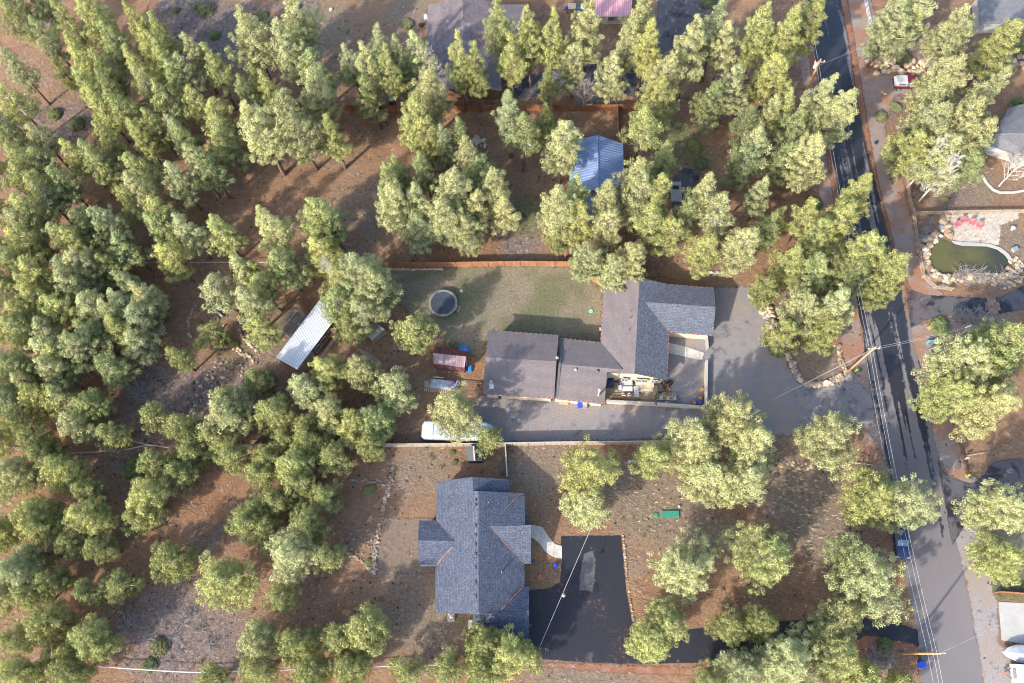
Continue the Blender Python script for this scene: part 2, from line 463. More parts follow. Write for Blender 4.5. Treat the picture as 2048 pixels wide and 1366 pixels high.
def signed_dist(xy, poly):
    d = np.full(len(xy), 1e9); inside = np.zeros(len(xy), bool); n = len(poly)
    for i in range(n):
        a = poly[i]; b = poly[(i + 1) % n]; ab = b - a
        t = np.clip(((xy - a) @ ab) / (ab @ ab + 1e-12), 0, 1)
        d = np.minimum(d, np.hypot(*(xy - a - t[:, None] * ab).T))
        c = ((a[1] > xy[:, 1]) != (b[1] > xy[:, 1])) & (xy[:, 0] < (b[0] - a[0]) * (xy[:, 1] - a[1]) / (b[1] - a[1] + 1e-12) + a[0])
        inside ^= c
    return np.where(inside, d, -d)

def grid_mesh(name, x0, x1, y0, y1, res, z, keep=None, attr=None):
    nx = int((x1 - x0) / res) + 2; ny = int((y1 - y0) / res) + 2
    gx, gy = np.meshgrid(x0 + np.arange(nx) * res, y0 + np.arange(ny) * res)
    xy = np.stack([gx.ravel(), gy.ravel()], 1)
    idx = np.arange(nx * ny).reshape(ny, nx)
    q = np.stack([idx[:-1, :-1], idx[:-1, 1:], idx[1:, 1:], idx[1:, :-1]], -1).reshape(-1, 4)
    val = attr(xy) if attr is not None else None
    if keep is not None:
        k = keep(xy, val); q = q[k[q].any(1)]
        used = np.unique(q); mp = np.zeros(nx * ny, int); mp[used] = np.arange(len(used))
        q = mp[q]; xy = xy[used]
        if val is not None: val = val[used]
    me = bpy.data.meshes.new(name)
    me.vertices.add(len(xy)); me.vertices.foreach_set('co', np.column_stack([xy, np.full(len(xy), z)]).astype('f').ravel())
    me.loops.add(q.size); me.loops.foreach_set('vertex_index', q.ravel().astype('i'))
    me.polygons.add(len(q)); me.polygons.foreach_set('loop_start', (np.arange(len(q)) * 4).astype('i'))
    me.update(calc_edges=True)
    return me, xy, val

def sheet(name, pts, z, mat, res=0.45, soft=1.0, kind='structure'):
    poly = poly_px(pts)
    lo = poly.min(0) - soft - 1; hi = poly.max(0) + soft + 1
    me, xy, val = grid_mesh(name, lo[0], hi[0], lo[1], hi[1], res, z, keep=lambda xy, v: v > -soft * 1.4, attr=lambda xy: signed_dist(xy, poly))
    a = me.attributes.new('edge', 'FLOAT', 'POINT'); a.data.foreach_set('value', val.astype('f'))
    me.materials.append(mat)
    o = bpy.data.objects.new(name, me); COL.objects.link(o); o['kind'] = kind
    return o

# zones painted in survey pixels: (u, v, radius_px, channel 0 tan /1 green /2 grey, weight)
ZN = [(640, 60, 130, 0, .75), (760, 130, 120, 0, .7), (820, 30, 90, 0, .8), (600, 440, 120, 0, .35), (740, 420, 110, 0, .75), (700, 300, 110, 0, .35), (700, 500, 60, 2, .5),
      (430, 60, 110, 2, .9), (370, 20, 90, 2, .9), (440, 110, 60, 0, .6), (600, 10, 60, 2, .8), (130, 240, 110, 2, .6), (90, 150, 60, 0, .5), (140, 280, 70, 2, .6), (40, 230, 70, 2, .6),
      (450, 620, 110, 0, .5), (400, 650, 110, 1, .42), (470, 700, 70, 1, .5), (380, 690, 60, 1, .45), (480, 760, 90, 2, .6), (280, 770, 60, 2, .8), (340, 800, 110, 2, .8), (420, 770, 60, 2, .8),
      (545, 690, 60, 0, .8), (560, 640, 50, 0, .6), (620, 740, 50, 1, .35), (700, 700, 110, 0, .18),
      (240, 850, 90, 2, .55), (230, 930, 90, 2, .5), (470, 1060, 110, 2, .45), (300, 950, 60, 2, .5), (350, 1270, 120, 2, .85), (440, 1290, 100, 2, .75), (250, 1210, 60, 2, .5), (330, 1180, 70, 2, .5), (390, 1080, 60, 2, .5),
      (840, 930, 110, 0, .7), (900, 930, 90, 1, .25), (770, 980, 80, 0, .4), (790, 1150, 100, 0, .55), (860, 1240, 120, 0, .75), (930, 1240, 60, 1, .45), (820, 1300, 80, 1, .3), (700, 1100, 70, 2, .3), (640, 1200, 80, 2, .4),
      (1060, 930, 80, 0, .95), (1090, 900, 60, 0, .9), (1100, 1010, 70, 0, .4), (1160, 1340, 140, 0, .8), (1100, 1345, 80, 1, .3),
      (1300, 1000, 110, 0, .9), (1300, 1030, 80, 1, .42), (1380, 1050, 90, 0, .8), (1270, 1120, 60, 0, .6), (1300, 1200, 60, 0, .45), (1600, 980, 110, 0, .9), (1650, 960, 80, 1, .35), (1640, 1060, 110, 0, .8), (1620, 1110, 70, 1, .25), (1560, 930, 60, 0, .6), (1440, 1070, 70, 0, .7), (1690, 1130, 60, 0, .5),
      (1350, 280, 70, 1, .95), (1385, 310, 60, 1, .7), (1330, 310, 40, 1, .6), (1450, 260, 70, 0, .2), (1050, 430, 60, 1, .85), (1040, 480, 60, 2, .8), (1150, 330, 80, 0, .25), (1180, 150, 60, 0, .3), (1140, 100, 60, 0, .5), (1000, 320, 50, 0, .4),
      (1560, 640, 70, 0, .75), (1600, 600, 60, 0, .7), (1640, 720, 70, 0, .35), (1700, 730, 60, 2, .5),
      (1800, 80, 90, 0, .75), (1850, 90, 80, 0, .7), (1960, 90, 60, 0, .6), (1990, 160, 60, 0, .3), (1760, 200, 80, 2, .8), (1930, 370, 110, 0, .8), (1900, 400, 80, 2, .55), (2010, 380, 80, 0, .6), (2020, 480, 60, 0, .9), (1990, 560, 60, 0, .6), (1860, 470, 40, 2, .8),
      (1940, 640, 60, 0, .95), (1920, 650, 50, 1, .45), (1900, 680, 60, 0, .6), (1990, 640, 60, 0, .9), (1960, 690, 60, 0, .9),
      (2020, 1120, 80, 1, .95), (2000, 1160, 60, 1, .8), (2020, 1080, 60, 1, .6), (1750, 1350, 60, 0, .5), (1790, 1310, 60, 0, .4)]
def zone_at(xy):
    out = np.zeros((len(xy), 3))
    for u, v, r, ch, w in ZN:
        c = P(u, v); rr = r * 0.076 * 1.05
        d2 = ((xy[:, 0] - c.x) ** 2 + (xy[:, 1] - c.y) ** 2) / (rr * rr)
        out[:, ch] = np.maximum(out[:, ch], w * np.exp(-d2 * 1.1))
    return out
me, xy, val = grid_mesh('ground', -140, 130, -45, 190, 0.9, 0.0, attr=zone_at)
ca = me.color_attributes.new('zone', 'FLOAT_COLOR', 'POINT')
ca.data.foreach_set('color', np.column_stack([val, np.ones(len(val))]).astype('f').ravel())
me.materials.append(M['ground'])
g = bpy.data.objects.new('ground', me); COL.objects.link(g); g['kind'] = 'structure'
ob = MB()
for a, b_, c, d in ((-1500, -140, -1500, 1500), (130, 1500, -1500, 1500), (-140, 130, -1500, -45), (-140, 130, 190, 1500)):
    ob.add([(a, c, 0), (b_, c, 0), (b_, d, 0), (a, d, 0)], [(0, 1, 2, 3)])
tag(ob.build('terrain', M['ground']), kind='structure')

SM = {k: sheet_mat(k, *v) for k, v in {
    'lawn': (b_lawn, 1.2), 'yard_dirt': (b_patio_dirt, 0.5), 'gravel': (b_gravel(0.86, -0.02), 0.7), 'pale_gravel': (b_gravel(1.1, 0.02), 0.7), 'shoulder_gravel': (b_shoulder, 0.7),
    'needle_litter_strip': (b_needles, 0.5), 'driveway_asphalt': (b_drive(0.64), 0.12), 'old_driveway': (b_drive(0.46), 0.25), 'grey_driveway': (b_drive(0.40), 0.3)}.items()}
# right-hand verge and its gravel
sheet('verge', [(1690, -30), (1735, -30), (1760, 60), (1800, 110), (1790, 140), (1900, 150), (1900, 190), (1790, 190), (1770, 260), (1800, 330), (1812, 390), (1850, 560), (1890, 590), (1860, 610), (1815, 590), (1774, 455), (1740, 300)], 0.006, SM['shoulder_gravel'], 0.5, .7)
sheet('verge', [(1815, 655), (1880, 640), (1960, 650), (1960, 760), (1920, 800), (1930, 940), (1960, 960), (1955, 975), (1895, 950), (1870, 898), (1840, 738)], 0.006, SM['shoulder_gravel'], 0.5, .7)
sheet('verge', [(1888, 1000), (1990, 1028), (1970, 1060), (1985, 1180), (1995, 1200), (1998, 1290), (2060, 1320), (2070, 1400), (1980, 1400), (1966, 1360), (1933, 1170)], 0.006, SM['pale_gravel'], 0.5, .5)
sheet('verge', [(1590, 60), (1625, 60), (1668, 317), (1700, 470), (1719, 628), (1745, 790), (1768, 905), (1778, 960), (1745, 950), (1700, 780), (1680, 700), (1660, 500), (1630, 350)], 0.006, SM['shoulder_gravel'], 0.5, .6)
sheet('gravel_driveway', [(1428, 575), (1500, 572), (1530, 600), (1560, 690), (1600, 765), (1700, 750), (1745, 790), (1752, 850), (1690, 850), (1580, 870), (1380, 872), (1240, 880), (1010, 884), (955, 880), (950, 800), (965, 790), (1110, 800), (1210, 810), (1335, 790), (1335, 660), (1428, 660)], 0.010, SM['gravel'], 0.5, .6)
sheet('parking_gravel', [(1320, -40), (1420, -40), (1450, 0), (1400, 60), (1320, 110), (1300, 200), (1180, 175), (1090, 190), (1020, 200), (1020, 160), (1100, 140), (1250, 120), (1310, 80)], 0.010, SM['grey_driveway'], 0.5, .6)
sheet('parking_gravel', [(1350, 335), (1400, 340), (1390, 400), (1370, 450), (1345, 440)], 0.010, SM['grey_driveway'], 0.5, .5)
sheet('lawn', [(760, 530), (1140, 530), (1208, 580), (1203, 690), (1115, 676), (978, 664), (965, 720), (900, 690), (830, 640), (790, 600)], 0.008, SM['lawn'], 0.5, 1.3)
sheet('lawn', [(1985, 1035), (2060, 1030), (2070, 1185), (1995, 1180)], 0.009, SM['lawn'], 0.5, .3)
sheet('dirt_patio', [(775, 1036), (872, 1036), (870, 1146), (752, 1148), (756, 1100)], 0.010, SM['yard_dirt'], 0.5, .3)
sheet('island_dirt', [(1575, 700), (1680, 690), (1690, 745), (1680, 755), (1600, 770), (1575, 730)], 0.014, SM['yard_dirt'], 0.5, .4)
# road and asphalt drives
RL = [(1598, -80), (1612, 0), (1629, 100), (1636, 163), (1666, 317), (1679, 390), (1700, 510), (1719, 628), (1743, 788), (1768, 905), (1776, 930), (1800, 1090), (1830, 1250), (1846, 1400)]
RR = [(1670, -80), (1686, 0), (1706, 100), (1718, 187), (1736, 300), (1758, 383), (1774, 455), (1786, 515), (1821, 655), (1841, 738), (1873, 898), (1889, 993), (1933, 1170), (1966, 1360), (1975, 1400)]
rb = MB()
lp = [P(*p) for p in RL]; rp = [P(*p) for p in RR]
def resamp(ps, n):
    d = [0]
    for a, b_ in zip(ps, ps[1:]): d.append(d[-1] + (b_ - a).length)
    o = []
    for k in range(n):
        t = d[-1] * k / (n - 1); i = max(j for j in range(len(d)) if d[j] <= t + 1e-9); i = min(i, len(ps) - 2)
        o.append(ps[i].lerp(ps[i + 1], (t - d[i]) / (d[i + 1] - d[i])))
    return o
A_, B_ = resamp(lp, 60), resamp(rp, 60)
for k in range(60):
    for q, s_ in ((A_[k], -1), (B_[k], 1)):
        q.x += 0.10 * math.sin(k * 1.9 + s_) + 0.07 * math.sin(k * 4.3)
rb.add([(p.x, p.y, 0.018) for p in A_] + [(p.x, p.y, 0.018) for p in B_], [(i + 1, i, 60 + i, 61 + i) for i in range(59)])
tag(rb.build('road', M['road']), kind='structure')
sheet('needle_litter', [(1676, -30), (1690, -30), (1712, 100), (1726, 187), (1746, 310), (1765, 400), (1780, 455), (1794, 515), (1830, 600), (1800, 560), (1784, 500), (1766, 430), (1750, 360), (1732, 290), (1712, 187), (1700, 100)], 0.024, SM['needle_litter_strip'], 0.3, .3)
sheet('needle_litter', [(1612, 60), (1622, 60), (1632, 140), (1660, 290), (1676, 390), (1696, 500), (1690, 500), (1666, 390), (1648, 290), (1622, 150)], 0.024, SM['needle_litter_strip'], 0.3, .3)
sheet('needle_litter', [(1740, 1270), (1830, 1290), (1830, 1300), (1760, 1300), (1600, 1305), (1480, 1315), (1380, 1335), (1210, 1328), (1080, 1325), (1080, 1333), (1210, 1345), (1400, 1352), (1500, 1335)], 0.024, SM['needle_litter_strip'], 0.3, .4)
sheet('driveway', [(1812, 575), (1850, 590), (1900, 593), (1975, 597), (2000, 595), (2070, 560), (2070, 615), (2010, 625), (1980, 632), (1890, 632), (1850, 640), (1822, 655)], 0.022, SM['old_driveway'], 0.3, .25)
sheet('driveway', [(1872, 900), (1885, 940), (1900, 955), (1940, 967), (1960, 960), (1985, 925), (2070, 910), (2070, 1020), (1990, 1030), (1930, 1050), (1905, 1090), (1888, 993)], 0.022, SM['grey_driveway'], 0.3, .25)
sheet('driveway', [(1121, 1072), (1242, 1071), (1252, 1180), (1263, 1240), (1280, 1262), (1350, 1262), (1440, 1252), (1600, 1240), (1720, 1235), (1805, 1250), (1835, 1260), (1838, 1295), (1760, 1285), (1640, 1290), (1500, 1310), (1400, 1325), (1290, 1328), (1180, 1326), (1086, 1318), (1058, 1290), (1058, 1180), (1090, 1178), (1120, 1165), (1124, 1120)], 0.022, SM['driveway_asphalt'], 0.3, .12)
sheet('worn_patch', [(1168, 1108), (1185, 1102), (1192, 1120), (1190, 1160), (1184, 1184), (1159, 1180), (1160, 1150), (1164, 1125)], 0.026, SM['grey_driveway'], 0.15, .2)
# raised planting bed beside the driveway
bed = MB().prism([tuple(P(u, v).xy) for u, v in [(1059, 1125), (1080, 1122), (1118, 1120), (1123, 1140), (1118, 1160), (1104, 1174), (1085, 1178), (1059, 1177)]], 0, 0.06)
tag(bed.build('planting_bed', SM['yard_dirt'] if False else M['ground']), kind='structure')
tag(MB().prism([tuple(P(u, v).xy) for u, v in [(1997, 1204), (2070, 1207), (2070, 1292), (2003, 1280)]], 0, 0.05).build('concrete_slab', M['slab']), kind='structure')

# curved front walk, each pour a part
wi = [P(1058, 1074), P(1066, 1077), P(1078, 1086), P(1090, 1103), P(1106, 1114), P(1124, 1118)]
wo = [P(1058, 1049), P(1068, 1050), P(1085, 1054), P(1097, 1072), P(1110, 1088), P(1124, 1092)]
t_ = empty('front_walk', wi[0]); t_['kind'] = 'structure'
for i in range(5):
    a, b_, c, d = wi[i], wi[i + 1], wo[i + 1], wo[i]
    cc = (a + b_ + c + d) / 4
    q = [cc + (p - cc) * 0.975 for p in (a, b_, c, d)]
    MB().prism([(p.x - wi[0].x, p.y - wi[0].y) for p in q], 0.0, 0.10 - 0.004 * (i % 2)).build('paving_slab', M['concrete'], t_)
t_ = empty('entry_walk', P(1338, 686)); t_['kind'] = 'structure'
o0 = P(1338, 686)
for q in ([(1338, 686), (1373, 694), (1373, 714), (1337, 706)], [(1374.5, 694.4), (1408, 706), (1404, 720), (1374.5, 714.4)]):
    MB().prism([(P(*p).x - o0.x, P(*p).y - o0.y) for p in q][::-1], 0.0, 0.08).build('paving_slab', M['concrete'], t_)

# ------------------------------------------------------------------ trees
def tuft_templates(nt_=8, small=False):
    T = []
    for k in range(nt_):
        r = random.Random(100 + k); tris = []
        for j in range(15):                                    # needle bunches over the ball
            z = 1.0 - 1.3 * (j + .5) / 15; a = j * 2.39996 + k; q = math.sqrt(max(0, 1 - z * z))
            d = Vector((q * math.cos(a), q * math.sin(a), z))
            nrm = (d + Vector((r.gauss(0, .22), r.gauss(0, .22), r.gauss(0, .22)))).normalized()
            e1 = nrm.cross(Vector((r.gauss(0, 1), r.gauss(0, 1), r.gauss(0, 1)))).normalized(); e2 = nrm.cross(e1)
            c = d * r.uniform(0.66, 0.92); s = r.uniform(0.30, 0.42)
            tris.append(([c + e1 * s, c - e1 * s * .5 + e2 * s * .8, c - e1 * s * .5 - e2 * s * .8], 0.15 + 0.85 * max(0, z) ** 1.3))  # value rises toward the top: light painted on upper faces
        for j in range(7):                                     # needle sprays breaking the outline
            z = r.uniform(-0.35, 0.7); a = j * 0.9 + r.uniform(-.3, .3); q = math.sqrt(max(0, 1 - z * z))
            d = Vector((q * math.cos(a), q * math.sin(a), z)); t = d.cross(Vector((r.gauss(0, .5), r.gauss(0, .5), 1))).normalized()
            tris.append(([d * 0.15, d * r.uniform(.95, 1.2) + t * .13, d * r.uniform(.95, 1.2) - t * .13], 0.45))
        T.append((np.array([[tuple(v) for v in t[0]] for t in tris]), np.array([t[1] for t in tris])))
    return T
TT = tuft_templates()

def foliage_mesh(name, pos, size, tone, mat):
    N = len(pos); k = len(TT[0][0])
    tid = rng.integers(0, len(TT), N); ang = rng.uniform(0, 6.283, N)
    tri = np.stack([t[0] for t in TT])[tid]; tp = np.stack([t[1] for t in TT])[tid]    # N,k,3,3
    c, s = np.cos(ang)[:, None, None], np.sin(ang)[:, None, None]
    x = tri[..., 0] * c - tri[..., 1] * s; y = tri[..., 0] * s + tri[..., 1] * c
    co = np.stack([x, y, tri[..., 2]], -1) * size[:, None, None, None] + pos[:, None, None, :]
    nv = N * k * 3
    me = bpy.data.meshes.new(name)
    me.vertices.add(nv); me.vertices.foreach_set('co', co.astype('f').ravel())
    me.loops.add(nv); me.loops.foreach_set('vertex_index', np.arange(nv, dtype='i'))
    me.polygons.add(N * k); me.polygons.foreach_set('loop_start', (np.arange(N * k) * 3).astype('i'))
    me.update(calc_edges=True)
    a = me.attributes.new('tv', 'FLOAT', 'FACE')
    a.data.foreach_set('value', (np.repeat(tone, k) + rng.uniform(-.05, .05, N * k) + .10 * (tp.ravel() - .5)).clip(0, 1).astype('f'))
    a = me.attributes.new('topv', 'FLOAT', 'FACE'); a.data.foreach_set('value', (tp.ravel() * rng.uniform(.75, 1, N * k)).astype('f'))
    me.materials.append(mat)
    return me

def pine_meshes(h, R, cb, seed, tuft=0.33, dens=1.0, tops=1):
    r = random.Random(seed)
    pos = []; size = []; tone = []; grid = {}; md = tuft * 1.30
    tr = MB(); tr_r = 0.012 * h + 0.05
    bend = (r.uniform(-.3, .3), r.uniform(-.3, .3))
    ax = lambda z: Vector((bend[0] * math.sin(z / h * 2.4), bend[1] * math.sin(z / h * 1.9), z))
    tr.tube([ax(h * t) for t in (0, .08, .25, .45, .65, .82, .97)], [tr_r * q for q in (1.35, 1.05, .92, .75, .52, .32, .08)], 8, 0)
    z = h * cb; lobes = [(r.uniform(0, 6.28), r.uniform(.18, .34)) for _ in range(4)]
    while z < h * 0.985:
        t = (z - h * cb) / (h * (1 - cb))
        prof = (1 - t) ** (0.88 if h / R > 4.4 else 0.72 if h >= 12 else 0.64) * (0.62 + 0.38 * min(1, t / 0.22))
        nb = r.choice((4, 5, 5, 6)) if R < 3.6 else r.choice((5, 6, 7))
        a0 = r.uniform(0, 6.28)
        for i in range(nb):
            a = a0 + 6.283 * i / nb + r.uniform(-.35, .35)
            lob = 1 + sum(w * math.cos((k + 1) * (a - ph) + z * .5) for k, (ph, w) in enumerate(lobes)) * 0.5
            if r.random() < 0.10: continue
            L = max(0.25, R * prof * r.uniform(.62, 1.1) * lob)
            if r.random() < 0.07: L *= 0.4
            rise = 0.15 + 0.75 * t + r.uniform(-.12, .12)
            s0 = ax(z + r.uniform(-.2, .2)); d = Vector((math.cos(a), math.sin(a), 0)); sd = Vector((-d.y, d.x, 0))
            sag = 0.22 * (1 - t)
            f = lambda q: s0 + d * L * q + Vector((0, 0, L * (rise * q * q * .9 - sag * q * (1 - q))))
            if L > 0.7: tr.tube([f(0), f(.5), f(.95)], [.022 * L + .025, .018 * L + .014, .016], 3, 1, cap=False)
            n = max(3, int(L * 5.5 * dens))
            for j in range(n):
                q = 1 - (r.random() ** 1.25) * (0.72 if L > 1.2 else 0.95)
                w = L * 0.30 * (1.15 - abs(q - .7)) * r.uniform(-1, 1)
                p = f(q) + sd * w + Vector((0, 0, r.uniform(-.15, .35) + 0.12 * abs(w)))
                ck = (int(p.x / md), int(p.y / md), int(p.z / md))
                if any((p - o).length < md for a_ in (-1, 0, 1) for b_ in (-1, 0, 1) for c_ in (-1, 0, 1) for o in grid.get((ck[0] + a_, ck[1] + b_, ck[2] + c_), ())): continue
                grid.setdefault(ck, []).append(p)
                pos.append(p); size.append(tuft * r.uniform(.75, 1.25) * (0.90 + .3 * q)); tone.append(min(1, max(0, .10 + .50 * q + .25 * t + r.gauss(0, .22))))  # tone falls toward the trunk, painting shade inside the crown
        z += r.uniform(.42, .62) * (1.0 if h > 9 else .8)
    for _ in range(5):
        pos.append(ax(h * r.uniform(.97, 1.0)) + Vector((r.uniform(-.2, .2), r.uniform(-.2, .2), 0))); size.append(tuft * r.uniform(.7, 1)); tone.append(.85)
    for _ in range(int(16)):                                    # dead lower limbs
        a = r.uniform(0, 6.28); zz = h * r.uniform(cb * .45, cb * 1.3); L = R * r.uniform(.25, .6)
        tr.tube([ax(zz), ax(zz) + Vector((math.cos(a) * L * .5, math.sin(a) * L * .5, .1)), ax(zz) + Vector((math.cos(a) * L, math.sin(a) * L, -.1))], [.03, .02, .008], 3, 1, cap=False)
    P3 = np.array([tuple(p) for p in pos])
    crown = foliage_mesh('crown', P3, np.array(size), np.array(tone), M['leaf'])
    trunk = tr.mesh('trunk', [M['bark'], M['limb']])
    return dict(h=h, R=R, trunk=trunk, crown=crown, n=len(pos))

KINDS = []
for sd, (h, R, cb, tf, dn) in enumerate([(17, 2.3, .30, .31, 1.15), (17, 2.5, .36, .33, 1.1), (15, 2.4, .28, .31, 1.15), (18, 3.2, .30, .35, .95), (19, 3.6, .34, .36, .85), (14, 2.9, .30, .33, 1.05), (13, 3.3, .26, .34, 1.0),
                                    (12, 2.3, .28, .30, 1.15), (12, 4.2, .26, .35, .92), (15, 4.8, .28, .36, .88), (12, 5.2, .24, .36, .85), (9, 2.6, .22, .31, 1.1), (9, 3.6, .22, .34, 1.0), (7, 1.8, .18, .27, 1.2), (14, 3.0, .42, .37, .72), (16, 3.9, .30, .37, .75)]):
    KINDS.append(pine_meshes(h, R, cb, 40 + sd, tf, dn))

TONE = {'Y': ((.295, .308, .112), 'yellow-green'), 'M': ((.222, .252, .106), 'mid-green'), 'G': ((.258, .280, .150), 'grey-green'), 'D': ((.135, .170, .076), 'dark green'), 'P': ((.345, .350, .178), 'pale green')}
